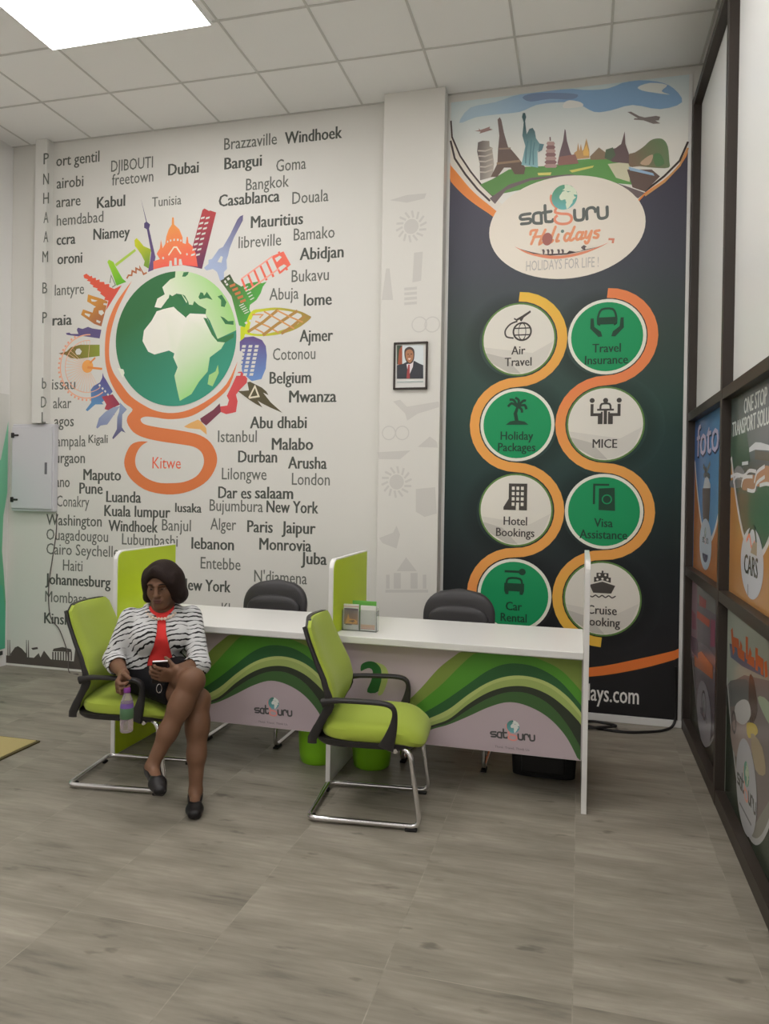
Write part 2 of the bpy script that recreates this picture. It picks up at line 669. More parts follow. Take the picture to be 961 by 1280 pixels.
# ================================================================== LETTERED MURAL ON THE BACK WALL
KW = 1.42                                  # ink albedo for a photographed tone
M_INK = print_mat('mural_print', 0.55, 0.2)
WY = D-0.002
WHITE = (0.76, 0.745, 0.70)
sheet = MB().box((WL+0.002, WY, 0.001), (PX0-0.001, D-0.0002, H-0.002)).build('wall_mural', mat('mural_paper', WHITE, 0.55, spec=0.25))
tag(sheet, 'white wall mural of city names around a green globe and coloured landmarks', 'mural')
A = Art((0, WY, 0), (1, 0, 0), (0, 0, 1), (0, -1, 0), KW)
DARK, MIDK, LIGHTK = C(76, 79, 74, 1.4), C(88, 90, 84, 1.4), C(98, 100, 94, 1.35)
CAPM = 0.093
words = '''ort gentil,70.5,124,208,1|airobi,71,104,236,1|arare,70.5,100.5,259.5,1|hemdabad,71,129,282.5,0|ccra,71,94,306.5,2|oroni,72,102.5,330.5,2
lantyre,68.5,105,369.5,0|raia,66,89.5,407,2|DJIBOUTI,139,191,215,0|freetown,140,191.5,232,0|Dubai,210.5,248,219.5,2|Kabul,121.5,156,260.5,2|Tunisia,190,226.5,258.7,0,.84
Niamey,117,162,300,2|Brazzaville,280.2,345.8,187.6,0|Windhoek,356.2,427,180.3,2|Bangui,280.7,326.8,212,2|Goma,345.2,382.2,214.7,0|Bangkok,307.5,360.9,238.3,0
Casablanca,273.7,349,258.4,2|Douala,365.3,410.3,255.2,0|Mauritius,313.8,378.3,285.2,2|libreville,298.2,351.2,310.4,0|Bamako,367.1,418,300.8,0|Abidjan,374.9,429,325.2,2
Bukavu,364.5,410.8,352.8,0|Abuja,336.7,373,375.4,0|lome,380.1,414.2,382.5,2|Ajmer,374.6,415.7,427.5,2|Cotonou,341,393.9,450.4,0|issau,65,94,487,0|akar,66.5,89,510.5,0
agos,68,92,533,1|ampala,70.5,107,558,0|Kigali,110.7,134.5,553.7,1,.74|urgaon,69,106,578.7,1|Maputo,104.5,151,600,2|ano,69.5,87,608.7,1|Pune,99.5,128,617,2
Conakry,70.7,111.5,633,0|Luanda,133,176,627.5,2|Kuala lumpur,130.7,212.5,645,2|lusaka,219.2,251.6,640,2,.8|Washington,58,127,656,1|Windhoek,135.7,197,663.7,2
Banjul,202.5,238.5,663,0|Ouagadougou,58,135,674.5,0|Lubumbashi,152.5,222,680.5,0|Cairo Seychelles,58,154,692.5,0|Haiti,78.7,103,713,0|Johannesburg,57,138,730,2
Mombasa,56.5,109,752,0|Kinshasa,55.5,106,779,2|Belgium,337.2,388.4,479.8,2|Mwanza,361.6,420,503.2,2|Abu dhabi,312.7,383,535.5,2|Istanbul,272.4,320.8,552.6,0
Malabo,340,391,562.3,2|Durban,297.9,346,577.9,2|Arusha,360.3,408,585.7,2|Lilongwe,277.3,333,599.2,0|London,364.8,412,606,0|Dar es,273,313.8,622.6,2|salaam,319,366,622.9,2
Bujumbura,262,328.5,638.5,0|New York,333.3,397.5,640.3,2|Alger,263,295,661.9,0|Paris,309.3,340.5,665,2|Jaipur,352.3,394,666.3,2|lebanon,239.6,292,685.8,2
Monrovia,324.4,388.8,687,2|Juba,376.5,408,704.8,2|Entebbe,250.8,300.5,710.5,0|N'djamena,317.7,383.5,727,0|New York,224,288,737,2|Khartoum,277,333,768,0'''
for w in words.replace('\n', '|').split('|'):
    q = w.split(',')
    t, x0, x1, yb, wt = q[0], float(q[1]), float(q[2]), float(q[3]), int(q[4])
    hs = float(q[5]) if len(q) > 5 else 1
    u0, v0 = A.ray(x0, yb)
    u1, _ = A.ray(x1, yb)
    A.text(t, u0, u1, v0, CAPM*hs, (LIGHTK, MIDK, DARK)[wt], 1, (0.007, 0.013, 0.023)[wt])
    A.build('city_name', M_INK, sheet)

# letters printed on the duct
B = Art((0, DY, 0), (1, 0, 0), (0, 0, 1), (0, -1, 0), KW)
for t, x0, x1, yb, c in (('P', 54.5, 61, 205.5, 1), ('N', 54, 61, 231, 1), ('H', 54, 61, 255, 1), ('A', 54.5, 60.5, 279, 0), ('A', 54.5, 60.2, 303, 1),
                         ('M', 53, 60, 328, 1), ('B', 53, 59, 367, 0), ('P', 53, 58.7, 404, 1), ('b', 52.5, 58, 486, 0), ('D', 51.3, 58, 509.5, 0), ('L', 52, 57, 529, 1)):
    u0, v0 = B.ray(x0, yb)
    u1, _ = B.ray(x1, yb)
    B.text(t, u0, u1, v0, CAPM, (LIGHTK, MIDK)[c], 1, 0.008)
B.build('duct_lettering', M_INK, duct)


def K(r, g, b):
    return C(r, g, b, KW)


def Z(ox, oy, s, pts, smooth=0, closed=True):
    p = zoomed(ox, oy, s, pts)
    if smooth:
        p = catmull(p, smooth, closed)
    return A.px(p)


# ---- globe
GC, GR = (-3.205, 2.780), 0.548
oce = A.grad(K(58, 104, 68), (GC[0]-0.3, GC[1]+0.2), K(62, 138, 118), (GC[0]+0.12, GC[1]-0.5))
A.disc(GC, GR, oce, 3, 72, rings=6)
G8 = (135, 330, 5.653)
landg = A.grad(K(214, 211, 200), (GC[0]-0.02, GC[1]+0.05), K(146, 190, 118), (GC[0]+0.44, GC[1]+0.28))
landa = A.grad(K(212, 210, 200), (GC[0]+0.08, GC[1]+0.02), K(150, 196, 128), (GC[0]+0.30, GC[1]-0.32))
africa = [(345, 335), (395, 318), (465, 303), (490, 328), (550, 378), (580, 350), (690, 355), (720, 430), (775, 545), (828, 552), (800, 600), (720, 660), (705, 760), (645, 830), (590, 920), (508, 968), (488, 880), (470, 790), (493, 730), (462, 660), (470, 632), (432, 612), (330, 640), (285, 620), (245, 545), (255, 470), (310, 400)]
A.poly(Z(*G8, africa), landa, 4)


def disc_pt(a):
    return (GC[0]+GR*math.cos(math.radians(a)), GC[1]+GR*math.sin(math.radians(a)))


eur = Z(*G8, [(478, 48), (475, 95), (440, 110), (385, 165), (402, 215), (350, 245), (330, 305), (375, 312), (425, 245), (485, 210), (520, 215), (560, 285), (600, 290), (695, 320), (690, 360), (720, 400), (775, 530)])
A.poly(eur+[disc_pt(a) for a in range(5, 91, 5)], landg, 4)
SEA = K(62, 112, 74)
for pts in ([(395, 310), (428, 250), (436, 215), (462, 232), (485, 208), (492, 230), (540, 270), (520, 300), (600, 290), (610, 262), (640, 290), (696, 320), (690, 350), (578, 345), (550, 382), (528, 345), (492, 330), (470, 300), (400, 318)],
            [(525, 215), (545, 225), (570, 270), (575, 300), (550, 300), (560, 265)],
            [(640, 235), (655, 200), (672, 205), (680, 225), (700, 198), (740, 255), (700, 240), (650, 250)],
            [(775, 230), (805, 218), (838, 270), (825, 305), (800, 300), (800, 255)],
            [(675, 380), (700, 385), (725, 440), (775, 530), (890, 490), (888, 520), (830, 555), (775, 550), (735, 500)],
            [(795, 370), (820, 380), (850, 405), (888, 402), (888, 430), (830, 425)],
            [(525, 90), (535, 60), (572, 56), (565, 75), (548, 90)]):
    A.poly(Z(*G8, pts), SEA, 5)
A.poly(Z(*G8, [(778, 712), (784, 770), (740, 865), (705, 850), (715, 785), (760, 760)]), K(150, 190, 125), 5)
A.poly(Z(*G8, [(70, 735), (110, 745), (118, 770), (105, 805)]), K(205, 210, 195), 5)
A.build('globe_print', M_INK, sheet)

# ---- orange figure that carries the globe
gpx = [(165, 351), (156, 368), (146.5, 388), (139.8, 410), (136.7, 430), (137, 450), (142, 466), (151.6, 480), (163.3, 495), (180, 506.6), (196.6, 514), (216.6, 516.3), (238, 511.6), (263, 498), (283, 480), (297, 452),
       (286.5, 483), (268, 501.6), (246.5, 516.6), (230, 522.5), (210, 524), (193, 521.6), (181.6, 520.8), (175.8, 524), (180, 530), (196.6, 534), (230, 539), (250, 544), (263, 553), (270.7, 568), (270, 583), (260, 600), (243, 611.5), (223, 617.4), (201.6, 617.4), (180, 611.5), (163, 598), (155.8, 583), (156.6, 570), (163.3, 556.6), (173.3, 552), (185, 552),
       (176.6, 557.4), (170.8, 566.6), (169, 576.6), (171.6, 586.6), (181.6, 596.6), (196.6, 603), (213, 604), (230, 602.4), (245, 595.7), (253, 585), (255, 575), (251.6, 565), (241.6, 558.3), (223, 555), (200, 551.6), (180, 547), (166.6, 540), (159, 528.3), (160, 520), (165.8, 511.6), (155, 503.3), (143.3, 487), (136, 471), (131.8, 452), (131.3, 430), (133.5, 410), (139, 392), (148, 374)]
sharp = {0, 15, 41}
segs = []
ids = [0, 15, 41, len(gpx)]
for a, b in zip(ids[:-1], ids[1:]):
    pts = gpx[a:b+1] if b < len(gpx) else gpx[a:]+[gpx[0]]
    segs += catmull(pts, 3)[:-1]
A.poly(A.px(segs), A.grad(K(196, 112, 68), (-3.2, 1.6), K(204, 120, 80), (-3.2, 3.0)), 2)
u0, v0 = A.ray(190.5, 585.5)
u1, _ = A.ray(226, 585.5)
A.text('Kitwe', u0, u1, v0, CAPM, K(208, 96, 70), 2, 0.004)
A.build('orange_letter_print', M_INK, sheet)

# ---- landmarks around the globe, each printed figure a part
S2, S3, S4, S5, S6, S7 = (70, 330, 9.61), (70, 430, 8.74), (120, 240, 7.39), (225, 250, 8.008), (265, 300, 7.39), (230, 400, 7.39)
PAPER = (0.75, 0.74, 0.69)


def gz(c0, a, c1, b, S):
    a, b = Z(*S, [a, b])
    return A.grad(K(*c0), a, K(*c1), b)


def fig(name, polys, holes=(), strokes=()):
    for S, pts, col in polys:
        A.poly(Z(*S, pts), col if callable(col) else K(*col), 1)
    for S, pts in holes:
        A.poly(Z(*S, pts), PAPER, 3)
    for S, pts, w, col in strokes:
        A.stroke(Z(*S, pts), w, K(*col), 2)
    A.build(name, M_INK, sheet)


# red pagoda
pag = [(330, 135), (365, 115), (410, 150), (430, 140), (440, 170), (480, 165), (480, 195), (525, 185), (525, 215), (580, 215), (585, 245), (640, 240), (640, 275), (700, 300), (790, 255), (600, 560), (630, 440), (580, 430), (590, 400), (530, 355), (540, 340), (490, 310), (500, 295), (440, 275), (450, 260), (405, 235), (415, 215), (370, 200), (385, 185), (340, 170)]
fig('pagoda_print', [(S2, pag, gz((205, 90, 68), (350, 140), (196, 84, 70), (700, 350), S2))])
# cathedral with two towers
fig('cathedral_print', [(S2, [(385, 365), (555, 420), (620, 450), (600, 540), (545, 750), (460, 720), (300, 610), (325, 545), (440, 585), (455, 530), (480, 515), (375, 450)], gz((196, 140, 60), (380, 400), (150, 95, 70), (560, 680), S2))],
    [(S2, [(420, 420), (500, 440), (470, 455), (430, 450)]), (S2, [(350, 590), (415, 605), (400, 640), (345, 605)]), (S2, [(515, 560), (560, 555), (580, 590), (545, 620), (515, 595)]), (S2, [(575, 470), (615, 475), (610, 500), (570, 490)]), (S2, [(490, 670), (540, 690), (525, 715), (485, 695)])])
# purple statue figure
fig('statue_print', [(S2, [(120, 830), (160, 825), (180, 840), (270, 840), (250, 790), (265, 765), (320, 780), (385, 755), (440, 775), (545, 790), (525, 895), (320, 865), (280, 870), (180, 858), (130, 850)], (92, 82, 120))])
# clock tower
fig('clock_tower_print', [(S2, [(30, 1075), (130, 1050), (180, 1000), (290, 970), (525, 970), (525, 1105), (260, 1140), (180, 1130), (110, 1090)], gz((120, 95, 60), (100, 1070), (128, 138, 60), (500, 1050), S2))],
    [(S2, [(232, 1055), (250, 1020), (285, 1015), (312, 1050), (290, 1090), (250, 1090)])])
# big wheel
wc = Z(*S3, [(345, 245)])[0]
A.ring(wc, 0.262, 0.272, K(212, 158, 130), 1, 85, 305)
A.ring(wc, 0.216, 0.222, K(212, 158, 130), 1, 85, 305)
for k in range(85, 306, 8):
    a = math.radians(k)
    ca, sa = math.cos(a), math.sin(a)
    A.stroke([(wc[0]+0.06*ca, wc[1]+0.06*sa), (wc[0]+0.22*ca, wc[1]+0.22*sa)], 0.004, K(206, 168, 140), 1)
    A.disc((wc[0]+0.283*ca, wc[1]+0.283*sa), 0.010, K(210, 150, 124), 1, 8)
A.disc(wc, 0.055, K(210, 148, 84), 2, 20)
A.stroke(Z(*S3, [(345, 255), (505, 272)]), 0.018, K(206, 130, 70), 2)
A.stroke(Z(*S3, [(370, 210), (430, 150)]), 0.014, K(206, 130, 70), 2)
A.build('big_wheel_print', M_INK, sheet)
# domed palace, blue
fig('domed_palace_print', [(S3, [(510, 315), (525, 360), (540, 380), (620, 520), (560, 590), (500, 640), (520, 660), (430, 660), (345, 735), (325, 720), (385, 640), (380, 500), (410, 460), (480, 420), (505, 370)], gz((88, 78, 128), (520, 400), (90, 130, 170), (420, 620), S3)),
    (S3, [(500, 575), (620, 550), (700, 660), (640, 690), (640, 780), (590, 730), (530, 710), (550, 660)], gz((160, 70, 80), (550, 650), (130, 60, 80), (660, 620), S3)),
    (S3, [(630, 690), (700, 680), (560, 880), (490, 890), (450, 925), (440, 910), (470, 810), (540, 740)], gz((140, 150, 170), (600, 750), (120, 128, 160), (470, 870), S3)),
    (S3, [(700, 640), (775, 715), (725, 770), (720, 910), (760, 970), (715, 950), (625, 1040), (615, 1025), (665, 930), (670, 800), (690, 740)], gz((128, 140, 168), (700, 750), (90, 85, 115), (670, 980), S3))],
    [(S3, [(465, 450), (480, 435), (492, 455), (478, 470)]), (S3, [(497, 485), (512, 470), (524, 490), (510, 503)]), (S3, [(525, 515), (540, 502), (552, 520), (538, 532)]), (S3, [(555, 550), (570, 538), (582, 556), (568, 568)])])
# green lifting bridge
fig('bridge_print', [(S4, [(105, 645), (120, 625), (160, 645), (185, 695), (245, 800), (280, 830), (190, 865), (140, 730)], gz((150, 190, 60), (120, 640), (90, 160, 50), (230, 840), S4)),
    (S4, [(355, 445), (375, 425), (400, 450), (440, 500), (510, 530), (500, 600), (490, 710), (440, 680), (450, 640), (420, 580), (385, 530), (360, 500)], gz((190, 190, 50), (370, 450), (110, 140, 60), (480, 650), S4)),
    (S4, [(175, 665), (360, 525), (370, 545), (185, 690)], (160, 185, 80))], [],
    [(S4, [(285, 800), (300, 770), (330, 770), (335, 730), (370, 745), (370, 705), (410, 725), (405, 690), (440, 760), (470, 745)], 0.014, (160, 100, 70)), (S4, [(130, 840), (140, 770), (180, 860), (150, 880)], 0.010, (120, 130, 110))])
# broadcasting tower
fig('tower_print', [(S4, [(415, 60), (430, 120), (470, 275), (500, 300), (490, 340), (540, 560), (550, 600), (530, 720), (480, 740), (500, 640), (510, 560), (470, 345), (445, 330), (445, 290), (462, 275)], gz((80, 72, 105), (460, 300), (100, 82, 120), (520, 650), S4))])
# domed church
fig('church_print', [(S4, [(700, 300), (703, 235), (718, 235), (722, 300), (770, 345), (800, 420), (800, 470), (830, 480), (838, 415), (848, 415), (855, 470), (890, 500), (920, 560), (940, 690), (800, 675), (640, 690), (530, 715), (530, 640), (590, 620), (560, 570), (590, 520), (600, 440), (615, 520), (640, 480), (650, 410), (672, 345)],
    gz((222, 140, 80), (710, 330), (214, 95, 84), (780, 640), S4))],
    [(S4, [(675, 690), (680, 635), (700, 635), (705, 685)]), (S4, [(722, 675), (725, 610), (745, 610), (748, 675)]), (S4, [(765, 675), (768, 620), (788, 620), (800, 675)]), (S4, [(655, 470), (658, 450), (668, 450), (668, 468)]), (S4, [(683, 458), (685, 440), (697, 440), (697, 457)]), (S4, [(715, 452), (717, 433), (730, 433), (730, 452)]), (S4, [(748, 452), (750, 433), (764, 433), (764, 452)]), (S4, [(778, 458), (780, 440), (792, 442), (792, 458)]), (S4, [(610, 610), (622, 596), (632, 612), (622, 626)]), (S4, [(832, 575), (840, 562), (850, 575), (842, 590)])],
    [(S4, [(670, 585), (720, 510), (745, 510), (785, 572)], 0.012, (228, 200, 180))])
# twin office towers
fig('office_tower_print', [(S5, [(225, 100), (245, 85), (290, 110), (300, 105), (362, 125), (260, 530), (220, 690), (130, 670), (20, 650), (90, 500), (125, 470)], gz((165, 70, 70), (200, 300), (100, 60, 85), (250, 560), S5))],
    [(S5, [(x-k*28, 175+k*105), (x+38-k*28, 165+k*105), (x+33-k*28, 185+k*105), (x-5-k*28, 195+k*105)]) for x in (212, 262) for k in range(0, 4)] +
    [(S5, [(x-14-k*28, 228+k*105), (x+24-k*28, 218+k*105), (x+19-k*28, 238+k*105), (x-19-k*28, 248+k*105)]) for x in (212, 262) for k in range(0, 4)])
# lattice tower
fig('lattice_tower_print', [(S5, [(575, 195), (600, 165), (632, 150), (628, 205), (600, 260), (540, 375), (495, 490), (480, 560), (465, 600), (470, 690), (440, 720), (440, 790), (400, 810), (385, 760), (370, 720), (330, 690), (265, 705), (240, 680), (260, 660), (285, 640), (285, 600), (320, 590), (390, 490), (430, 470), (500, 350)],
    gz((95, 88, 120), (600, 220), (150, 162, 188), (400, 620), S5))],
    [(S5, [(375, 620), (410, 560), (430, 570), (415, 630)])])
# striped leaning tower with green capitol in front
for k in range(7):
    x, y = 265+k*57, 360-k*41
    A.poly(Z(*S6, [(x, y), (x+16, y-12), (x+60+k*6, y+100+k*10), (x+42+k*6, y+110+k*10)]), K(212, 104, 88), 1)
for (x, y) in ((270, 365), (340, 470)):
    A.stroke(Z(*S6, [(x, y-5), (x+290, y-215)]), 0.012, K(224, 150, 134), 1)
A.poly(Z(*S6, [(550, 150), (660, 105), (728, 228), (640, 305)]), K(216, 104, 88), 1)
A.poly(Z(*S6, [(580, 170), (625, 145), (645, 160), (600, 205)]), PAPER, 3)
A.poly(Z(*S6, [(615, 255), (665, 225), (690, 240), (630, 290)]), PAPER, 3)
A.build('leaning_tower_print', M_INK, sheet)
fig('capitol_print', [(S6, [(75, 375), (165, 315), (205, 390), (270, 430), (330, 400), (420, 385), (460, 400), (505, 385), (470, 430), (450, 490), (410, 555), (350, 600), (345, 640), (390, 750), (300, 805), (250, 790), (180, 520)], gz((70, 75, 60), (120, 370), (80, 150, 70), (330, 560), S6))],
    [(S6, [(135, 355), (155, 342), (168, 362), (148, 376)]), (S6, [(110, 380), (125, 370), (136, 390), (122, 402)]), (S6, [(125, 408), (142, 398), (152, 414), (136, 424)]), (S6, [(300, 765), (318, 752), (330, 768), (314, 780)]), (S6, [(340, 745), (356, 733), (366, 748), (350, 760)])] +
    [(S6, [(250+k*12, 605+k*18), (292+k*12, 585+k*18), (296+k*12, 592+k*18), (254+k*12, 612+k*18)]) for k in range(5)] +
    [(S6, [(295+k*14, 445+k*26), (330+k*14, 425+k*26), (336+k*14, 432+k*26), (300+k*14, 453+k*26)]) for k in range(5)],
    [(S6, [(165+k*24, 430+k*36), (215+k*24, 410+k*36)], 0.020, (176, 110, 72)) for k in range(5)])
# glass egg tower
eg = catmull([(300, 830), (360, 665), (470, 635), (620, 625), (800, 655), (890, 695), (915, 715), (870, 760), (780, 820), (650, 865), (480, 888), (330, 875)], 4, True)
inn = catmull([(385, 690), (480, 660), (620, 648), (780, 672), (830, 700), (800, 770), (700, 815), (600, 845), (480, 868), (370, 862), (345, 830)], 4, True)
A.poly(Z(*S6, eg), gz((186, 196, 50), (320, 800), (150, 125, 70), (880, 715), S6), 1)
A.poly(Z(*S6, inn), PAPER, 2)
for p in ([(330, 850), (470, 760), (610, 645)], [(470, 880), (600, 780), (790, 655)], [(640, 865), (740, 800), (860, 700)]):
    A.stroke(Z(*S6, p), 0.024, K(160, 125, 72), 3)
for p in ([(370, 690), (470, 690), (440, 720)], [(480, 660), (620, 740), (760, 820)], [(600, 650), (720, 710), (840, 760)], [(400, 750), (520, 800), (620, 860)], [(380, 810), (460, 850), (500, 880)]):
    A.stroke(Z(*S6, p), 0.012, K(190, 140, 90), 3)
A.poly(Z(*S6, [(262, 800), (300, 800), (340, 830), (300, 880), (300, 930), (262, 930)]), K(180, 190, 50), 1)
A.build('egg_tower_print', M_INK, sheet)
# amphitheatre
fig('amphitheatre_print', [(S7, [(515, 200), (560, 160), (640, 152), (720, 185), (755, 240), (765, 330), (755, 450), (715, 545), (625, 565), (540, 490), (525, 400), (545, 300), (515, 285)], gz((96, 80, 125), (650, 200), (100, 130, 180), (680, 520), S7))],
    [(S7, [(x-k*7, 232+k*37), (x+34-k*7, 232+k*37), (x+28-k*7, 256+k*37), (x-6-k*7, 256+k*37)]) for x in (540, 600, 658) for k in range(8)])
# red dragon gate
fig('dragon_gate_print', [(S7, [(500, 480), (530, 475), (585, 540), (580, 580), (520, 640), (480, 690), (495, 750), (480, 850), (440, 860), (390, 870), (340, 850), (330, 800), (400, 790), (415, 740), (395, 700), (440, 610)], (188, 78, 80)),
    (S7, [(150, 910), (270, 830), (330, 770), (340, 850), (205, 975), (160, 940)], (112, 62, 76)),
    (S7, [(0, 985), (60, 950), (130, 920), (160, 940), (205, 1000), (210, 1060), (150, 1010), (40, 1000)], (206, 160, 100))])
# dark pyramid spire
fig('pyramid_spire_print', [(S7, [(585, 575), (610, 570), (720, 625), (760, 660), (780, 695), (730, 670), (800, 760), (910, 858), (800, 810), (720, 770), (680, 745), (725, 808), (670, 780), (600, 735), (500, 660), (600, 650)], (86, 80, 62)),
    (S7, [(500, 655), (590, 655), (600, 730)], (92, 110, 62))],
    [], [(S7, [(600, 720), (655, 612), (690, 705), (600, 720)], 0.014, (200, 192, 172))])

# ---- grey skyline along the foot of the mural
SK = K(78, 72, 68)
A.poly([(WL+0.004, 0.02), (PX0-0.01, 0.02), (PX0-0.01, 0.085), (WL+0.004, 0.085)], SK, 1)
S9 = (0, 760, 6.4)
for pts in ([(62, 255), (66, 255), (68, 385), (60, 385)], [(76, 255), (80, 255), (84, 385), (74, 385)], [(210, 255), (214, 255), (218, 395), (208, 395)], [(226, 258), (230, 258), (234, 398), (224, 398)],
            [(85, 365), (120, 315), (145, 305), (175, 325), (210, 365), (210, 400), (85, 390)], [(265, 405), (310, 360), (325, 395), (352, 340), (408, 412)],
            [(420, 345), (430, 325), (500, 312), (570, 330), (575, 352)], [(590, 430), (605, 300), (620, 250), (640, 300), (640, 430)], [(250, 320), (300, 312), (305, 328), (262, 335)]):
    A.poly(Z(*S9, pts), SK, 1)
for k in range(8):
    A.poly(Z(*S9, [(418+k*21, 350), (429+k*21, 350), (429+k*21, 420), (418+k*21, 420)]), SK, 1)
A.build('skyline_print', M_INK, sheet)

# ---- faint travel pictures on the pillar
P = Art((0, PY, 0), (1, 0, 0), (0, 0, 1), (0, -1, 0), KW)
FA = (0.665, 0.645, 0.605)


def pp(pts):
    return P.px([(465+x/2.286, 200+y/2.286) for x, y in pts])


P.poly(pp([(50, 115), (100, 100), (155, 95), (150, 110), (100, 122)]), FA)
for cx, cy, R in ((112, 190, 42), (70, 920, 45)):
    c = pp([(cx, cy)])[0]
    P.disc(c, 0.055, FA, 1, 18)
    for k in range(14):
        a = 2*math.pi*k/14
        P.stroke([(c[0]+0.065*math.cos(a), c[1]+0.065*math.sin(a)), (c[0]+0.115*math.cos(a+0.2), c[1]+0.115*math.sin(a+0.2))], 0.016, FA)
P.poly(pp([(120, 265), (145, 262), (140, 345), (115, 350)]), FA)
for k in range(4):
    P.poly(pp([(92, 365+k*14), (128, 362+k*14), (128, 370+k*14), (92, 373+k*14)]), FA)
P.poly(pp([(40, 310), (50, 310), (60, 400), (28, 400)]), FA)
for cx in (48, 86):
    P.ring(pp([(cx, 780)])[0], 0.045, 0.053, FA, 1)
for cx in (135, 172):
    P.ring(pp([(cx, 470)])[0], 0.05, 0.058, FA, 1)
P.poly(pp([(60, 690), (80, 685), (100, 705), (190, 690), (195, 705), (130, 725), (100, 745), (95, 725)]), FA)
P.poly(pp([(130, 820), (165, 790), (185, 805), (188, 822)]), FA)
P.poly(pp([(15, 835), (110, 830), (80, 855), (20, 855)]), FA)
P.poly(pp([(125, 940), (180, 935), (185, 1010), (150, 1020), (125, 1005)]), FA)
P.poly(pp([(20, 1080), (60, 1065), (70, 1045), (80, 1070), (70, 1110), (30, 1095)]), FA)
for pts in ([(70, 1175), (97, 1135), (128, 1175)], [(40, 1185), (50, 1185), (50, 1225), (40, 1225)], [(62, 1180), (82, 1180), (82, 1225), (62, 1225)], [(110, 1180), (130, 1180), (130, 1225), (110, 1225)], [(145, 1185), (155, 1185), (155, 1225), (145, 1225)], [(38, 1228), (160, 1228), (160, 1236), (38, 1236)]):
    P.poly(pp(pts), FA)
P.build('travel_picture_print', M_INK, pil)

# ================================================================== TALL PRINTED BANNER
BX0, BX1, BZ0 = PX1+0.012, WR-0.004, 0.052
BY = D-0.010
bm_ = MB().box((BX0, BY, BZ0), (BX1, D-0.0002, H-0.06), 0.001).build('wall_banner', mat('banner_edge_white', (0.78, 0.77, 0.75), 0.4))
banner = tag(bm_, 'tall dark green wall banner of round travel pictograms beside the pillar', 'banner')
M_BAN = print_mat('banner_print', 0.42, 0.35)
KB = 1.5
Bn = Art((0, BY, 0), (1, 0, 0), (0, 0, 1), (0, -1, 0), KB)


def KC(r, g, b):
    return C(r, g, b, KB)


def BZ(ox, oy, s, pts, smooth=0, closed=True):
    p = zoomed(ox, oy, s, pts)
    if smooth:
        p = catmull(p, smooth, closed)
    return Bn.px(p)


# ground: slate at the top, deep green, nearly black at the foot
gzs = [BZ0, 0.55, 1.1, 1.7, 2.2, 2.7, 3.2, 3.7, H-0.07]
gcs = [KC(36, 35, 36), KC(36, 36, 38), KC(32, 38, 40), KC(38, 56, 54), KC(46, 68, 62), KC(58, 70, 66), KC(66, 68, 76), KC(70, 68, 80), KC(70, 68, 80)]
uv, fc, cc = [], [], []
xa, xb = BX0+0.012, BX1-0.022
for z, c in zip(gzs, gcs):
    for x, kx in ((xa, 1.0), ((xa+xb)/2, 1.0), (xb, 0.85)):
        uv.append((x, z)); cc.append(tuple(q*kx for q in c))
for i in range(len(gzs)-1):
    for j in range(2):
        fc.append((3*i+j, 3*i+j+1, 3*i+j+4, 3*i+j+3))
_d = {u: c for u, c in zip(uv, cc)}
Bn._add(uv, fc, lambda u, v: _d[(u, v)], 1)
# the big arc with sky and sights in it
inner = [(559, 152), (565, 171.6), (575, 195), (588.3, 214.9), (601.6, 231.5), (618, 247), (640, 262), (706, 285), (770, 262), (806, 238), (830, 221), (849, 201), (864.5, 178)]
outer_w = [(557.5, 200), (571.6, 216.5), (588.3, 236.5), (608.3, 254), (640, 275), (706, 290), (775, 268), (806, 241), (830, 224.5), (849, 205), (864, 182)]
outer_o = [(557.5, 220), (571.6, 236.5), (588.3, 251.5), (610, 266.5), (640, 285), (706, 295), (775, 275), (806, 243.5), (830, 228), (849, 208.5), (863.5, 186)]
topl, topr = (558.5, 112), (866, 88)
ZT = H-0.062


def clipx(uv):
    return [(min(max(u, xa), xb), min(v, ZT)) for u, v in uv]


for arc, col, ly in ((outer_o, KC(214, 128, 68), 2), (outer_w, KC(205, 198, 188), 3)):
    Bn.poly(clipx(Bn.px([topl]+catmull(arc, 4)+[topr])), col, ly)
Bn.poly(clipx(Bn.px([topl]+catmull(inner, 4)+[topr])), Bn.grad(KC(206, 203, 196), Bn.ray(706, 190), KC(178, 190, 192), Bn.ray(706, 110)), 4)
Bn.stroke(clipx(BZ(555, 90, 6.006, [(25, 370), (60, 490), (120, 630), (200, 750), (280, 850), (380, 945)])), 0.012, KC(72, 62, 60), 5)
Bn.stroke(clipx(BZ(555, 90, 6.006, [(22, 520), (80, 650), (160, 770), (250, 880), (345, 970)])), 0.014, KC(72, 62, 60), 5)
Bn.stroke(clipx(BZ(705, 90, 5.754, [(915, 500), (830, 640), (720, 750), (580, 860)])), 0.014, KC(60, 50, 48), 5)
Bn.stroke(clipx(BZ(705, 90, 5.754, [(915, 545), (830, 675), (720, 790), (580, 890)])), 0.014, KC(190, 140, 90), 5)
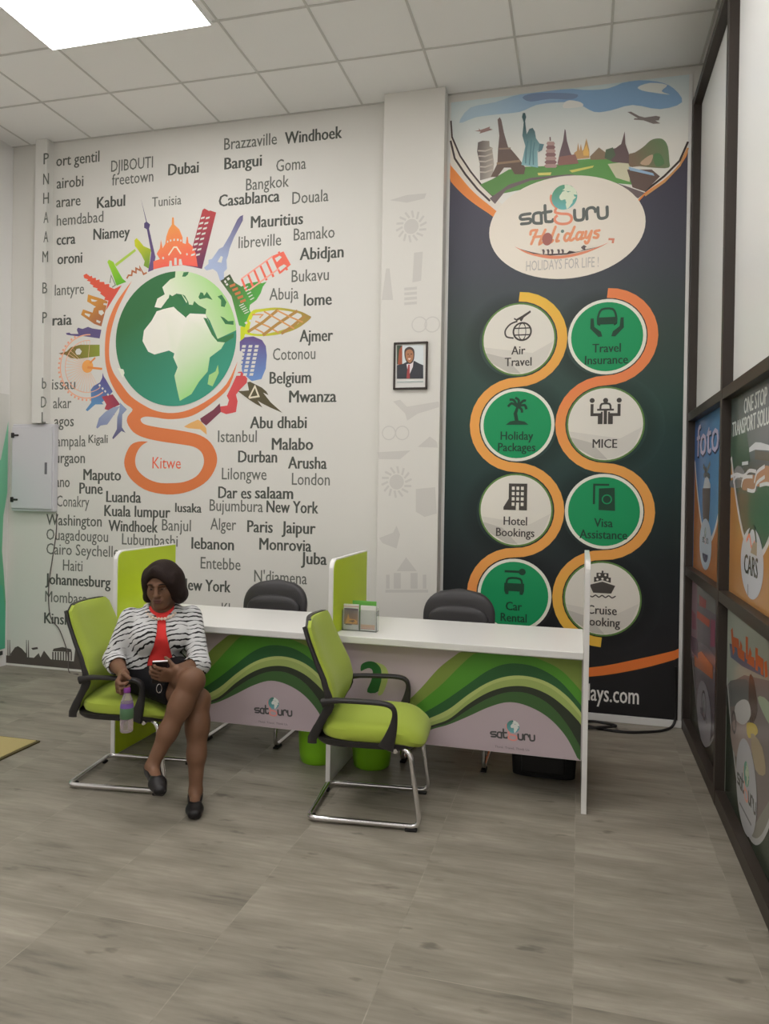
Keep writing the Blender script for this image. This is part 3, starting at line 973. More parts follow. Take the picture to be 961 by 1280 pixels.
# blue band of sky and clouds
sky = BZ(550, 80, 2.912, [(70, 215), (110, 160), (200, 140), (290, 110), (400, 85), (520, 95), (610, 90), (690, 62), (790, 65), (850, 90), (880, 140), (800, 165), (700, 150), (620, 170), (560, 175), (500, 145), (430, 140), (350, 150), (290, 175), (200, 185), (130, 195)], 3)
Bn.poly(clipx(sky), Bn.grad(KC(158, 178, 190), Bn.ray(600, 140), KC(124, 154, 184), Bn.ray(700, 112)), 5)
Bn.poly(clipx(BZ(550, 80, 2.912, [(300, 122), (340, 108), (430, 106), (500, 112), (480, 130), (400, 128), (330, 138)], 3)), KC(116, 132, 160), 6)
Bn.poly(clipx(BZ(705, 90, 5.754, [(530, 110), (620, 80), (740, 95), (700, 140), (760, 165), (640, 150), (560, 135)], 3)), KC(196, 198, 194), 6)
Bn.poly(clipx(BZ(705, 90, 5.754, [(0, 225), (40, 205), (120, 220), (130, 250), (0, 262)], 3)), KC(200, 200, 196), 6)
# land and water at the foot of the sky
Bn.poly(clipx(BZ(550, 80, 2.912, [(145, 440), (190, 420), (250, 385), (310, 375), (400, 372), (500, 350), (560, 345), (640, 345), (690, 365), (700, 440), (480, 420), (190, 480)])), Bn.grad(KC(88, 128, 72), Bn.ray(640, 235), KC(92, 142, 78), Bn.ray(740, 205)), 5)
Bn.poly(clipx(BZ(550, 80, 2.912, [(610, 365), (690, 355), (690, 430), (640, 415)])), KC(190, 186, 160), 6)
Bn.poly(clipx(BZ(550, 80, 2.912, [(680, 385), (770, 385), (800, 410), (745, 465), (700, 450)])), KC(96, 80, 74), 6)
Bn.poly(clipx(BZ(550, 80, 2.912, [(685, 375), (775, 398), (780, 408), (690, 388)])), KC(140, 165, 186), 7)
Bn.poly(BZ(550, 80, 2.912, [(470, 388), (560, 370), (555, 378), (480, 396)]), KC(190, 186, 100), 6)
Bn.poly(BZ(550, 80, 2.912, [(355, 397), (405, 395), (402, 405), (357, 406)]), KC(196, 190, 110), 6)
Bn.poly(clipx(BZ(550, 80, 2.912, [(180, 490), (250, 440), (330, 415), (470, 402), (600, 420), (690, 450), (745, 470), (720, 490), (600, 430), (470, 408), (330, 425), (240, 460), (200, 510)])), KC(104, 92, 92), 7)
Bn.build('sky_print', M_BAN, banner)
# the sights, each a part
LT = KC(120, 112, 108)
Bn.poly(BZ(555, 90, 6.006, [(255, 530), (290, 518), (340, 520), (342, 562), (360, 570), (375, 690), (365, 790), (270, 815), (268, 690), (248, 600)]), Bn.grad(KC(100, 92, 90), Bn.ray(597, 200), KC(166, 158, 148), Bn.ray(617, 200)), 7)
for y in (575, 615, 655, 695, 735):
    Bn.stroke(BZ(555, 90, 6.006, [(255+(y-575)*0.08, y+18), (310, y+20), (366, y)]), 0.010, KC(176, 168, 158), 8)
Bn.build('leaning_tower_print', M_BAN, banner)
Bn.poly(BZ(555, 90, 6.006, [(402, 360), (418, 342), (430, 362), (450, 460), (480, 565), (505, 585), (560, 650), (610, 720), (600, 770), (530, 770), (500, 720), (450, 720), (400, 790), (350, 790), (400, 690), (405, 590), (415, 480)]), Bn.grad(KC(112, 98, 96), Bn.ray(624, 160), KC(98, 82, 72), Bn.ray(640, 215)), 8)
Bn.stroke(BZ(555, 90, 6.006, [(412, 580), (500, 575)]), 0.012, KC(140, 122, 108), 9)
Bn.stroke(BZ(555, 90, 6.006, [(395, 690), (570, 670)]), 0.016, KC(140, 118, 98), 9)
Bn.build('iron_tower_print', M_BAN, banner)
Bn.poly(BZ(555, 90, 6.006, [(585, 340), (592, 310), (608, 310), (616, 340), (608, 370), (620, 470), (640, 430), (665, 422), (682, 450), (690, 500), (730, 560), (700, 600), (705, 720), (580, 700), (610, 560), (588, 480), (598, 380)]), Bn.grad(KC(70, 92, 96), Bn.ray(655, 160), KC(132, 170, 174), Bn.ray(666, 205)), 8)
Bn.poly(BZ(555, 90, 6.006, [(718, 540), (750, 545), (735, 590), (705, 605)]), KC(92, 122, 128), 9)
for q in ([(628, 520), (615, 600), (612, 690)], [(655, 510), (650, 600), (640, 700)], [(680, 530), (668, 600), (670, 700)]):
    Bn.stroke(BZ(555, 90, 6.006, q), 0.008, KC(88, 122, 128), 10)
Bn.build('torch_statue_print', M_BAN, banner)
Bn.stroke(BZ(555, 90, 6.006, [(795, 490), (797, 520)]), 0.008, KC(110, 90, 90), 8)
for k in range(7):
    y = 525+k*28
    w = 32+k*3
    Bn.poly(BZ(555, 90, 6.006, [(800-w, y+14), (800-w*0.7, y), (800+w*0.7, y), (800+w, y+14), (800+w*0.75, y+28), (800-w*0.75, y+28)]), KC(128, 98, 98) if k % 2 else KC(164, 136, 130), 8)
Bn.build('pagoda_print', M_BAN, banner)
Bn.poly(BZ(555, 90, 6.006, [(905, 430), (912, 440), (922, 520), (945, 600), (985, 690), (850, 690), (870, 600), (893, 520)]), KC(104, 88, 92), 8)
Bn.poly(BZ(555, 90, 6.006, [(860, 640), (985, 620), (1010, 690), (855, 705)]), KC(136, 100, 92), 9)
Bn.build('stupa_print', M_BAN, banner)
Bn.poly(BZ(705, 90, 5.754, [(70, 585), (92, 570), (100, 510), (110, 570), (120, 520), (130, 570), (140, 560), (160, 480), (180, 560), (182, 620), (80, 630)]), KC(176, 140, 96), 8)
Bn.poly(BZ(705, 90, 5.754, [(135, 580), (160, 520), (178, 580), (176, 605), (140, 605)]), KC(206, 168, 96), 9)
Bn.poly(BZ(705, 90, 5.754, [(185, 610), (250, 545), (310, 590), (310, 630), (190, 635)]), KC(130, 112, 92), 8)
Bn.build('golden_temple_print', M_BAN, banner)
Bn.poly(BZ(705, 90, 5.754, [(435, 430), (440, 520), (465, 590), (465, 660), (350, 650), (300, 620), (320, 560), (370, 550), (410, 520)]), KC(100, 84, 84), 8)
Bn.poly(BZ(705, 90, 5.754, [(300, 560), (350, 545), (370, 600), (330, 640), (290, 620)]), KC(86, 100, 80), 9)
Bn.build('spire_temple_print', M_BAN, banner)
rock = BZ(705, 90, 5.754, [(460, 600), (510, 580), (570, 540), (620, 495), (670, 480), (715, 490), (745, 540), (755, 640), (750, 690), (640, 690), (540, 680), (470, 680)], 3)
Bn.poly(rock, Bn.grad(KC(122, 102, 86), Bn.ray(790, 205), KC(104, 124, 92), Bn.ray(830, 185)), 8)
Bn.poly(BZ(705, 90, 5.754, [(545, 660), (600, 610), (640, 600), (610, 670)], 3), KC(176, 152, 128), 9)
Bn.poly(BZ(705, 90, 5.754, [(640, 600), (690, 590), (720, 660), (660, 680)], 3), KC(88, 118, 82), 9)
Bn.build('rock_island_print', M_BAN, banner)
Bn.poly(BZ(705, 90, 5.754, [(455, 290), (480, 288), (540, 320), (580, 330), (660, 318), (690, 325), (680, 350), (655, 352), (690, 372), (640, 375), (570, 350), (500, 345), (505, 335), (530, 335)]), KC(116, 108, 106), 8)
Bn.build('airliner_print', M_BAN, banner)
Bn.poly(BZ(555, 90, 6.006, [(228, 445), (262, 440), (262, 425), (272, 438), (310, 425), (345, 412), (340, 428), (366, 434), (330, 445), (265, 465), (275, 450)]), KC(146, 120, 116), 8)
Bn.build('airliner_print', M_BAN, banner)

# white oval with the firm's mark
ov = Bn.ray(706.5, 284.5)
orx = (Bn.ray(804, 278)[0]-Bn.ray(609, 290)[0])/2
ory = (Bn.ray(706, 220.5)[1]-Bn.ray(706, 349)[1])/2
Bn.disc(ov, orx, KC(208, 200, 188), 9, 64, ry=ory)
Bn.build('white_oval_print', M_BAN, banner)

# the mark itself, kept in plane metres about its own globe, to be set again on the desks and a poster
LZ = (640, 225, 6.864)
MARK = dict(
    s=[(155, 292), (88, 302), (70, 318), (72, 334), (90, 341), (146, 336), (160, 347), (158, 362), (140, 374), (80, 380)],
    a=[(246, 374), (200, 373), (182, 355), (184, 308), (200, 290), (234, 284), (249, 298), (252, 374)],
    t=[(282, 222), (287, 345), (302, 360), (342, 358), (352, 342)], tb=[(262, 284), (335, 272)],
    u=[(535, 262), (538, 325), (555, 347), (596, 345), (612, 325), (613, 252)],
    r=[(642, 338), (639, 272), (655, 247), (690, 240), (713, 258), (714, 274)],
    v=[(735, 240), (739, 308), (757, 332), (798, 326), (815, 304), (814, 234)],
    g=[(338, 130), (334, 165), (348, 205), (378, 240), (370, 262), (374, 282), (420, 292), (480, 296), (508, 318), (506, 352), (478, 374), (430, 380), (390, 372), (366, 348), (372, 322), (390, 306)])
MO = Bn.px(zoomed(*LZ, [(448, 150)]))[0]
MARKUV = {k: [(u-MO[0], v-MO[1]) for u, v in Bn.px(zoomed(*LZ, p))] for k, p in MARK.items()}
MR = 0.088
AFR = [(x-470, 530-y) for x, y in africa]


def firm_mark(art, c, s, ink, orange, globe, land, layer, w=1.0, name='mark_print', m=None, parent=None):
    def T(p):
        return [(c[0]+u*s, c[1]+v*s) for u, v in p]
    art.disc(c, MR*s, globe, layer+1, 32)
    kk = MR*s/425
    art.poly([(c[0]+x*kk*0.95+0.01*s, c[1]+y*kk*0.95) for x, y in AFR], land, layer+2)
    art.poly([(c[0]+x*kk, c[1]+y*kk) for x, y in [(0, 424), (10, 300), (-70, 240), (90, 190), (200, 180), (240, 60), (330, 60), (418, 40), (380, 200), (300, 300), (150, 398)]], land, layer+2)
    art.stroke(T(catmull(MARKUV['g'], 4)), 0.018*s*w, orange, layer)
    for k in ('s', 'a', 't', 'tb', 'u', 'r', 'v'):
        art.stroke(T(catmull(MARKUV[k], 3)), 0.021*s*w, ink, layer, cap=True)


firm_mark(Bn, MO, 1.0, KC(88, 92, 88), KC(222, 132, 104), Bn.grad(KC(84, 140, 110), (MO[0], MO[1]+0.05), KC(104, 168, 170), (MO[0], MO[1]-0.1)), KC(198, 206, 184), 11)
Bn.build('mark_print', M_BAN, banner)
u0, v0 = Bn.ray(*zoomed(*LZ, [(165, 550)])[0])
u1, _ = Bn.ray(*zoomed(*LZ, [(740, 500)])[0])
OR = KC(218, 140, 104)
hw = u1-u0


def hz(pts):
    return Bn.px(zoomed(*LZ, pts))


sc = 0.0215
for p in ([(158, 470), (165, 440), (200, 432)], [(215, 432), (165, 552)], [(285, 430), (235, 545), (255, 540)], [(185, 492), (268, 485)],
          [(350, 520), (335, 535), (330, 520), (372, 405)], [(398, 470), (380, 525), (400, 525)], [(500, 468), (468, 462), (448, 500), (462, 525), (488, 505), (508, 460)], [(535, 405), (495, 505), (510, 520), (530, 505)],
          [(605, 455), (570, 452), (550, 490), (560, 515), (590, 495), (610, 450)], [(600, 470), (590, 508), (615, 500)], [(635, 445), (628, 490), (650, 495), (682, 440)], [(682, 440), (655, 530), (635, 545), (625, 530)], [(748, 435), (715, 442), (710, 458), (738, 475), (728, 498), (700, 495)]):
    Bn.stroke(hz(catmull(p, 4)), sc*0.85, OR, 11, cap=True)
Bn.disc(hz([(302, 510)])[0], 0.036, KC(150, 92, 84), 12, 20, ry=0.045)
Bn.disc(hz([(432, 443)])[0], 0.012, KC(110, 130, 120), 12, 10)
Bn.build('script_lettering', M_BAN, banner)
Bn.poly(hz(catmull([(20, 572), (110, 625), (200, 655), (330, 678), (450, 672), (600, 640), (740, 585), (835, 535)], 4)+catmull([(835, 535), (740, 575), (600, 618), (450, 648), (330, 650), (200, 635), (110, 610), (20, 572)], 4)[:-1]), KC(204, 130, 100), 11)
Bn.poly(hz([(60, 592), (170, 622), (260, 640), (470, 630), (490, 610), (560, 622), (620, 600), (740, 575), (600, 612), (470, 642), (330, 650), (180, 634)]), KC(76, 64, 64), 12)
for x in (265, 305, 340, 395, 430):
    Bn.poly(hz([(x, 640), (x-4, 610), (x-12, 600), (x+8, 596), (x+16, 612), (x+10, 640)]), KC(90, 78, 78), 12)
Bn.poly(hz([(590, 580), (615, 560), (640, 575), (625, 585), (630, 600), (605, 600)]), KC(90, 78, 78), 12)
Bn.stroke(hz([(826, 510), (868, 512), (862, 545)]), 0.014, KC(196, 126, 104), 12)
Bn.build('smile_arrow_print', M_BAN, banner)
u0, v0 = Bn.ray(657.5, 339)
u1, _ = Bn.ray(748, 333)
Bn.text('HOLIDAYS FOR LIFE !', u0, u1, v0, 0.070, KC(172, 166, 160), 11)
Bn.build('slogan_lettering', M_BAN, banner)

# ---- the eight round pictograms and the two winding ribbons
c1 = [Bn.ray(647.7, 424.4), Bn.ray(646.2, 531), Bn.ray(644.4, 636.7), Bn.ray(642.7, 744)]
c2 = [Bn.ray(758.3, 421), Bn.ray(756.6, 530.6), Bn.ray(753.6, 640.2), Bn.ray(752.6, 748.4)]


def column(cs, r_disc, ramp, first, halo):
    x0 = sum(c[0] for c in cs)/4
    z = np.linspace(cs[0][1], cs[3][1], 4)
    sp = z[0]-z[1]
    Rr = sp/2
    path = []
    for i in range(4):
        for k in range(17):
            a = math.pi/2-math.pi*k/16
            path.append((x0+(Rr if i % 2 == 0 else -Rr)*math.cos(a), z[i]+Rr*math.sin(a)))
    zt, zb = z[0]+Rr, z[3]-Rr

    def col(u, v):
        t = min(1, max(0, (zt-v)/(zt-zb)))
        t3 = t*(len(ramp)-1)
        i = min(len(ramp)-2, int(t3))
        return tuple(ramp[i][k]*(1-t3+i)+ramp[i+1][k]*(t3-i) for k in range(3))
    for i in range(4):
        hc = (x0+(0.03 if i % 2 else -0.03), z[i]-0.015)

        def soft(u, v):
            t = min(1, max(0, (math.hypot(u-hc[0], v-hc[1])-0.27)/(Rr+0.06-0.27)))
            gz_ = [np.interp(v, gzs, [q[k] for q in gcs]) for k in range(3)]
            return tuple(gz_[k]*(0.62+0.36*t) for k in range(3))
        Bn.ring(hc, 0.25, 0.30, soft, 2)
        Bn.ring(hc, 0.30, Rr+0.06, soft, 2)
    Bn.stroke(path, 0.068, col, 4 if first else 5)
    Bn.build('ribbon_print', M_BAN, banner)
    return [(x0, zz) for zz in z], Rr


W_, G_ = KC(200, 196, 186), KC(26, 132, 82)
YE, OG, RD = KC(222, 168, 64), KC(216, 146, 74), KC(214, 120, 74)
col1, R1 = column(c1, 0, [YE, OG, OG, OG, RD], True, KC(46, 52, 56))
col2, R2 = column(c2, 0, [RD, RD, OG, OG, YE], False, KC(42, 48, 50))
INK, INKG = KC(66, 62, 58), KC(30, 62, 46)


def pict(c, white, lines, draw, name, lx=0.0):
    r = 0.262
    if white:
        Bn.disc(c, r, KC(86, 118, 62), 6, 48)
        Bn.disc(c, r-0.012, W_, 7, 48)
        Bn.poly([(c[0]-0.245, c[1]-0.05), (c[0]-0.19, c[1]-0.165), (c[0]-0.06, c[1]-0.24), (c[0]+0.06, c[1]-0.24), (c[0]+0.19, c[1]-0.165), (c[0]+0.245, c[1]-0.02), (c[0]+0.1, c[1]-0.10)], KC(190, 186, 177), 7.2)
        Bn.poly([(c[0]-0.235, c[1]-0.09), (c[0]-0.19, c[1]-0.165), (c[0]-0.06, c[1]-0.24), (c[0]+0.02, c[1]-0.245), (c[0]-0.09, c[1]-0.13)], KC(172, 168, 160), 8)
    else:
        Bn.disc(c, r, KC(205, 204, 192), 6, 48)
        Bn.disc(c, r-0.022, G_, 7, 48)
    ink = INK if white else INKG
    n = len(lines)
    for i, t in enumerate(lines):
        cap = 0.060
        Bn.text(t, 0, 0, c[1]-(0.108+0.082*i if n == 2 else 0.165), cap, ink, 10, 0.016, center=c[0]+lx, cond=0.86)
    draw(c, ink)
    Bn.build(name, M_BAN, banner)


def L(c, pts):
    return [(c[0]+x*0.01, c[1]+y*0.01) for x, y in pts]


def d_air(c, k):
    g = (c[0]+0.025, c[1]+0.055)
    Bn.ring(g, 0.056, 0.068, k, 10)
    for rx in (0.028,):
        Bn.ring(g, 0.055, 0.066, k, 10, kx=0.42)
    Bn.stroke([(g[0]-0.06, g[1]+0.024), (g[0]+0.06, g[1]+0.024)], 0.009, k, 10)
    Bn.stroke([(g[0]-0.06, g[1]-0.024), (g[0]+0.06, g[1]-0.024)], 0.009, k, 10)
    Bn.stroke(catmull(L(c, [(-1, 13), (-6, 11), (-9.5, 6.5), (-8.5, 2.2), (-3.5, 1)]), 5), 0.011, k, 10)
    Bn.poly(L(c, [(-3.2, 15.5), (-1.8, 14.6), (2.5, 17), (8, 20.4), (8.4, 19), (3.5, 15.5), (2, 12.8), (1, 13.2), (0.6, 14.2), (-1.4, 13.2), (-3.6, 14.6)]), k, 10)


def d_ins(c, k):
    Bn.stroke(catmull(L(c, [(-6, 9), (-6, 14), (-3.6, 19), (3.6, 19), (6, 14), (6, 9)]), 3), 0.014, k, 10)
    Bn.poly(L(c, [(-6.6, 13.5), (6.6, 13.5), (6.6, 8.6), (4.6, 7.4), (4.6, 8.6), (-4.6, 8.6), (-4.6, 7.4), (-6.6, 8.6)]), k, 10)
    for s in (-1, 1):
        Bn.poly(L(c, [(s*9, 13), (s*11, 13), (s*11.2, 6), (s*5.6, 0), (s*3, 0.2), (s*4, 3.6), (s*8.4, 7)]), k, 10)


def d_palm(c, k):
    Bn.poly(L(c, [(-8, 0), (-5, 2.4), (-1.6, 3), (-2.6, 8), (-0.6, 13), (1, 12.6), (0, 8), (1, 3), (5.4, 2.2), (8, 0)]), k, 10)
    for q in ([(0, 13), (-4, 15.4), (-6.6, 13)], [(0, 13), (-2.6, 17.6), (-5.6, 18)], [(0, 13), (1, 17.4), (-1.6, 19.4)], [(0, 13), (4, 17), (6, 17)], [(0, 13), (5, 14), (6.4, 11)], [(0.4, 13), (3, 11), (3.4, 8.6)]):
        Bn.stroke(catmull(L(c, q), 3), 0.017, k, 10)


def d_mice(c, k):
    for x in (-9, 0, 9):
        Bn.disc((c[0]+x*0.01, c[1]+0.165), 0.017, k, 10, 14)
    Bn.stroke(L(c, [(-9, 14), (-9, 6.6), (-4, 6.6), (-4, 0)]), 0.020, k, 10)
    Bn.stroke(L(c, [(9, 14), (9, 6.6), (4, 6.6), (4, 0)]), 0.020, k, 10)
    Bn.stroke(L(c, [(-5.6, 10), (5.6, 10)]), 0.013, k, 10)
    Bn.stroke(L(c, [(0, 10), (0, 0)]), 0.022, k, 10)
    Bn.stroke(catmull(L(c, [(-3.4, 10.6), (-2.6, 14), (2.6, 14), (3.4, 10.6)]), 3), 0.013, k, 10)
    Bn.stroke(L(c, [(-2.4, 8.6), (-2.4, 0)]), 0.012, k, 10)
    Bn.stroke(L(c, [(2.4, 8.6), (2.4, 0)]), 0.012, k, 10)


def d_hotel(c, k):
    Bn.poly(L(c, [(-8.6, 0), (-8.6, 2), (-5, 8), (-5, 19), (8, 19), (8, 0)]), k, 10)
    for i in range(3):
        for j in range(4):
            x, y = -2.8+i*3.2, 14.4-j*3.8
            Bn.poly(L(c, [(x, y), (x+2, y), (x+2, y+2.4), (x, y+2.4)]), W_, 12)
    Bn.poly(L(c, [(0.2, 0), (2.4, 0), (2.4, 3.4), (0.2, 3.4)]), W_, 12.5)


def d_visa(c, k):
    Bn.poly(L(c, [(-3.4, 16), (7, 16.6), (7.6, 0.6), (-3.4, 1)]), k, 10)
    Bn.ring((c[0]+0.02, c[1]+0.085), 0.026, 0.034, G_, 12)
    Bn.stroke(L(c, [(-6.6, 5), (-6.6, 18.6), (3.4, 18.6)]), 0.014, k, 10)


def d_car(c, k):
    Bn.disc((c[0]+0.055, c[1]+0.17), 0.024, k, 10, 16)
    Bn.stroke(L(c, [(-7, 17), (5, 17)]), 0.016, k, 10)
    Bn.stroke(catmull(L(c, [(-6, 6), (-5.6, 8), (-4, 12), (4, 12), (5.6, 8), (6, 6)]), 3), 0.014, k, 10)
    Bn.poly(L(c, [(-7, 8.6), (7, 8.6), (7, 3), (6, 0.6), (4, 0.6), (4, 3), (-4, 3), (-4, 0.6), (-6, 0.6), (-7, 3)]), k, 10)


def d_ship(c, k):
    Bn.poly(L(c, [(-8.6, 9.4), (0, 12), (8.6, 9.4), (6, 4), (-6, 4)]), k, 10)
    Bn.poly(L(c, [(-5.6, 11.4), (-5.6, 15), (-4, 15), (-4, 18), (-0.6, 18), (-0.6, 19.6), (0.6, 19.6), (0.6, 18), (4, 18), (4, 15), (5.6, 15), (5.6, 11.4), (0, 13)]), k, 10)
    for x, y in ((-3.4, 13.4), (0, 14), (3.4, 13.4), (-2, 16.6), (2, 16.6)):
        Bn.disc((c[0]+x*0.01, c[1]+y*0.01), 0.008, W_, 12, 10)
    Bn.stroke(catmull(L(c, [(-9, 2.4), (-6.6, 1), (-4.4, 2.4), (-2.2, 1), (0, 2.4), (2.2, 1), (4.4, 2.4), (6.6, 1), (9, 2.4)]), 3), 0.008, k, 10)


for c, w, ln, dr, nm in ((col1[0], 1, ['Air', 'Travel'], d_air, 'air_travel_print'), (col2[0], 0, ['Travel', 'Insurance'], d_ins, 'travel_insurance_print'),
                         (col1[1], 0, ['Holiday', 'Packages'], d_palm, 'holiday_print'), (col2[1], 1, ['MICE'], d_mice, 'meeting_print'),
                         (col1[2], 1, ['Hotel', 'Bookings'], d_hotel, 'hotel_print'), (col2[2], 0, ['Visa', 'Assistance'], d_visa, 'visa_print'),
                         (col1[3], 0, ['Car', 'Rental'], d_car, 'car_rental_print'), (col2[3], 1, ['Cruise', 'Booking'], d_ship, 'cruise_print')):
    pict(c, w, ln, dr, nm)
# orange sweep and web address at the foot
lo = Bn.px(catmull([(560, 835), (640, 848), (735, 846), (800, 836), (851.5, 822)], 4))
up = Bn.px(catmull([(560, 822), (640, 836), (735, 834.5), (800, 823), (852, 811)], 4))
Bn.poly(clipx(lo+up[::-1]), KC(212, 112, 54), 4)
Bn.build('orange_sweep_print', M_BAN, banner)
u1, v0 = Bn.ray(798, 879)
Bn.text('www.satguruholidays.com', u1-1.06, u1, v0-0.008, 0.116, KC(205, 203, 198), 4, 0.014)
Bn.build('web_address_lettering', M_BAN, banner)

# ================================================================== RECEPTION DESKS
M_WLAM = mat('white_laminate', (0.80, 0.79, 0.77), 0.28, spec=0.5)
M_GLAM = mat('green_laminate', C(160, 180, 26, 1.5), 0.3, spec=0.5)
M_DESKP = print_mat('desk_print', 0.38, 0.35)
DXs = (-2.64, -1.305, 0.032)
DF, DB = 3.785, 4.435
KD = 1.6


def desk_panel(x, th, green_faces, top, parent, name):
    """upright end board with a rounded front top corner; x is its left face"""
    poly = [(DF, 0), (DB, 0), (DB, top)]+[(DF+0.06-0.06*math.sin(a), top-0.06+0.06*math.cos(a)) for a in [k*math.pi/12 for k in range(0, 7)]]
    o = MB().prism(poly, 'x', x, x+th, 0.0015).build(name, M_WLAM, parent, world=True)
    for z0, z1 in green_faces:
        ins = 0.007
        if z1 > 1:
            g = [(DF+ins, z0), (DB-ins, z0), (DB-ins, top-ins)]+[(DF+0.06-(0.06-ins)*math.sin(a), top-0.06+(0.06-ins)*math.cos(a)) for a in [k*math.pi/12 for k in range(0, 7)]]
        else:
            g = [(DF+ins, z0), (DB-ins, z0), (DB-ins, z1), (DF+ins, z1)]
        MB().prism(g, 'x', x+th-0.001, x+th+0.0025).build('green_face', M_GLAM, o, world=True)
    return o


def wave_art(X0, X1, parent):
    """green wave graphic on the hanging front board from X0 to X1"""
    a = Art((0, 3.870-0.0012, 0), (1, 0, 0), (0, 0, 1), (0, -1, 0), KD, step=0.00035)
    w = X1-X0
    # curves digitised from the right desk: pixel to plane metres, then carried over to each desk
    S = (500, 790, 4.004)
    dx = X0-(-1.28)

    def q(pts, n=5):
        pts = [(x, y+max(0, 100-x)*0.55) for x, y in pts]
        uv = a.px(catmull(zoomed(*S, pts), n))
        return [(min(max(u+dx, X0+0.002), X1-0.002), min(max(v, 0.234), 0.742)) for u, v in uv]

    def KK(r, g, b):
        return C(r, g, b, KD)
    TOP, BOT = 0.742, 0.234
    lines = [
        [(-390, 55), (-300, 200), (-180, 300), (-90, 330), (0, 320), (100, 280), (190, 180), (280, 110), (350, 60), (450, 20), (600, 30), (760, 60), (905, 110)],      # 0 pale top
        [(-390, 120), (-300, 260), (-180, 345), (-90, 375), (0, 372), (90, 350), (200, 265), (290, 175), (370, 105), (460, 70), (560, 85), (680, 130), (800, 190), (905, 300)],        # 1 bright green
        [(-390, 170), (-300, 300), (-180, 370), (-90, 395), (20, 405), (130, 395), (230, 335), (330, 265), (430, 195), (520, 160), (610, 160), (700, 185), (800, 250), (905, 370)],    # 2 dark green
        [(-390, 190), (-300, 320), (-180, 390), (-90, 415), (20, 430), (145, 430), (240, 385), (340, 310), (440, 250), (540, 220), (640, 222), (740, 255), (830, 320), (905, 405)],    # 3 pale stripe
        [(-390, 215), (-300, 345), (-180, 415), (-90, 440), (20, 455), (145, 452), (240, 415), (340, 335), (440, 268), (540, 238), (640, 238), (740, 275), (830, 345), (905, 430)],    # 4 mid stripe
        [(-390, 245), (-300, 375), (-180, 440), (-90, 462), (20, 478), (145, 470), (240, 435), (340, 358), (440, 300), (540, 272), (640, 275), (740, 315), (830, 385), (905, 465)],    # 5 shadow green
        [(-390, 300), (-300, 420), (-180, 480), (-90, 500), (20, 500), (145, 482), (240, 450), (340, 385), (440, 330), (540, 300), (640, 308), (740, 360), (830, 460), (905, 590)],    # 6 deep
        [(-390, 360), (-300, 470), (-180, 520), (-90, 520), (20, 510), (145, 490), (240, 462), (340, 420), (440, 375), (540, 350), (640, 372), (740, 430), (830, 530), (905, 680)]]    # 7 white again
    cols = [KK(106, 122, 58), KK(70, 122, 42), KK(42, 80, 46), KK(152, 164, 100), KK(132, 148, 84), KK(44, 50, 40), KK(56, 84, 48)]
    up = q(lines[0])
    a.poly([(X0, BOT), (X1, BOT), (X1, TOP), (X0, TOP)], KK(156, 143, 148), 1)
    for i in range(7):
        A0, A1 = q(lines[i]), q(lines[i+1])
        n = min(len(A0), len(A1))
        # strips between neighbouring curves, resampled to equal counts
        def rs(P, n=70):
            P = np.array(P)
            d = np.r_[0, np.cumsum(np.hypot(*np.diff(P, axis=0).T)+1e-6)]
            t = np.linspace(0, d[-1], n)
            return np.stack([np.interp(t, d, P[:, 0]), np.interp(t, d, P[:, 1])], 1)
        R0, R1 = rs(A0), rs(A1)
        uv = [tuple(p) for p in R0]+[tuple(p) for p in R1]
        a._add(uv, [(k, k+1, 70+k+1, 70+k) for k in range(69)], cols[i], 2+0.2*i)
    for q_, c_ in (([(395, 500), (400, 455), (450, 432), (505, 445), (540, 500), (525, 640), (440, 650), (468, 570), (480, 505), (455, 480), (420, 490)], KK(38, 84, 44)),
                   ([(500, 440), (560, 462), (590, 520), (575, 600), (545, 665), (515, 665), (540, 570), (543, 505), (525, 465)], KK(146, 158, 96))):
        uv = [(u+dx, min(max(v, 0.24), 0.74)) for u, v in a.px(catmull(zoomed(380, 750, 5.653, q_), 3, True))]
        if min(u for u, v in uv) > X0:
            a.poly(uv, c_, 4)
    a.build('wave_print', M_DESKP, parent)
    mc = a.ray(640, 908)
    firm_mark(a, (mc[0]+dx, mc[1]), 0.375, KK(66, 66, 66), KK(196, 128, 122), a.grad(KK(60, 100, 82), (mc[0]+dx, mc[1]+0.04), KK(96, 150, 160), (mc[0]+dx, mc[1]-0.04)), KK(186, 190, 186), 4, 1.1)
    for t, u0, u1 in (('Think', -0.092, -0.048), ('Travel,', -0.040, 0.008), ('Think Us', 0.016, 0.085)):
        a.text(t, mc[0]+dx+u0, mc[0]+dx+u1, mc[1]-0.118, 0.011, KK(96, 92, 94), 4, 0.0)
    a.build('mark_print', M_DESKP, parent)


def desk(x0, x1, label, left_end, right_end):
    t = tag(empty('reception_desk', ((x0+x1)/2, (DF+DB)/2, 0)), label, 'desk', 'white reception desks in a row')
    MB().box((x0+0.001, DF+0.002, 0.762), (x1-0.001, DB, 0.798), 0.003).build('desktop', M_WLAM, t, world=True)
    fb = MB().box((x0+0.001, 3.870, 0.232), (x1-0.001, 3.888, 0.744), 0.001).build('front_board', M_WLAM, t, world=True)
    wave_art(x0+0.004, x1-0.004, fb)
    return t


TH = 0.026
d1 = desk(DXs[0]+TH, DXs[1], 'left white reception desk with green wave front behind the seated woman', True, False)
d2 = desk(DXs[1]+TH, DXs[2], 'right white reception desk with green wave front behind the empty green chair', True, True)
desk_panel(DXs[0], TH, ((0.004, 0.76), (0.80, 1.25)), 1.200, d1, 'end_panel')
desk_panel(DXs[1], TH, ((0.80, 1.25),), 1.205, d2, 'divider_panel')
desk_panel(DXs[2], TH, (), 1.257, d2, 'end_panel')

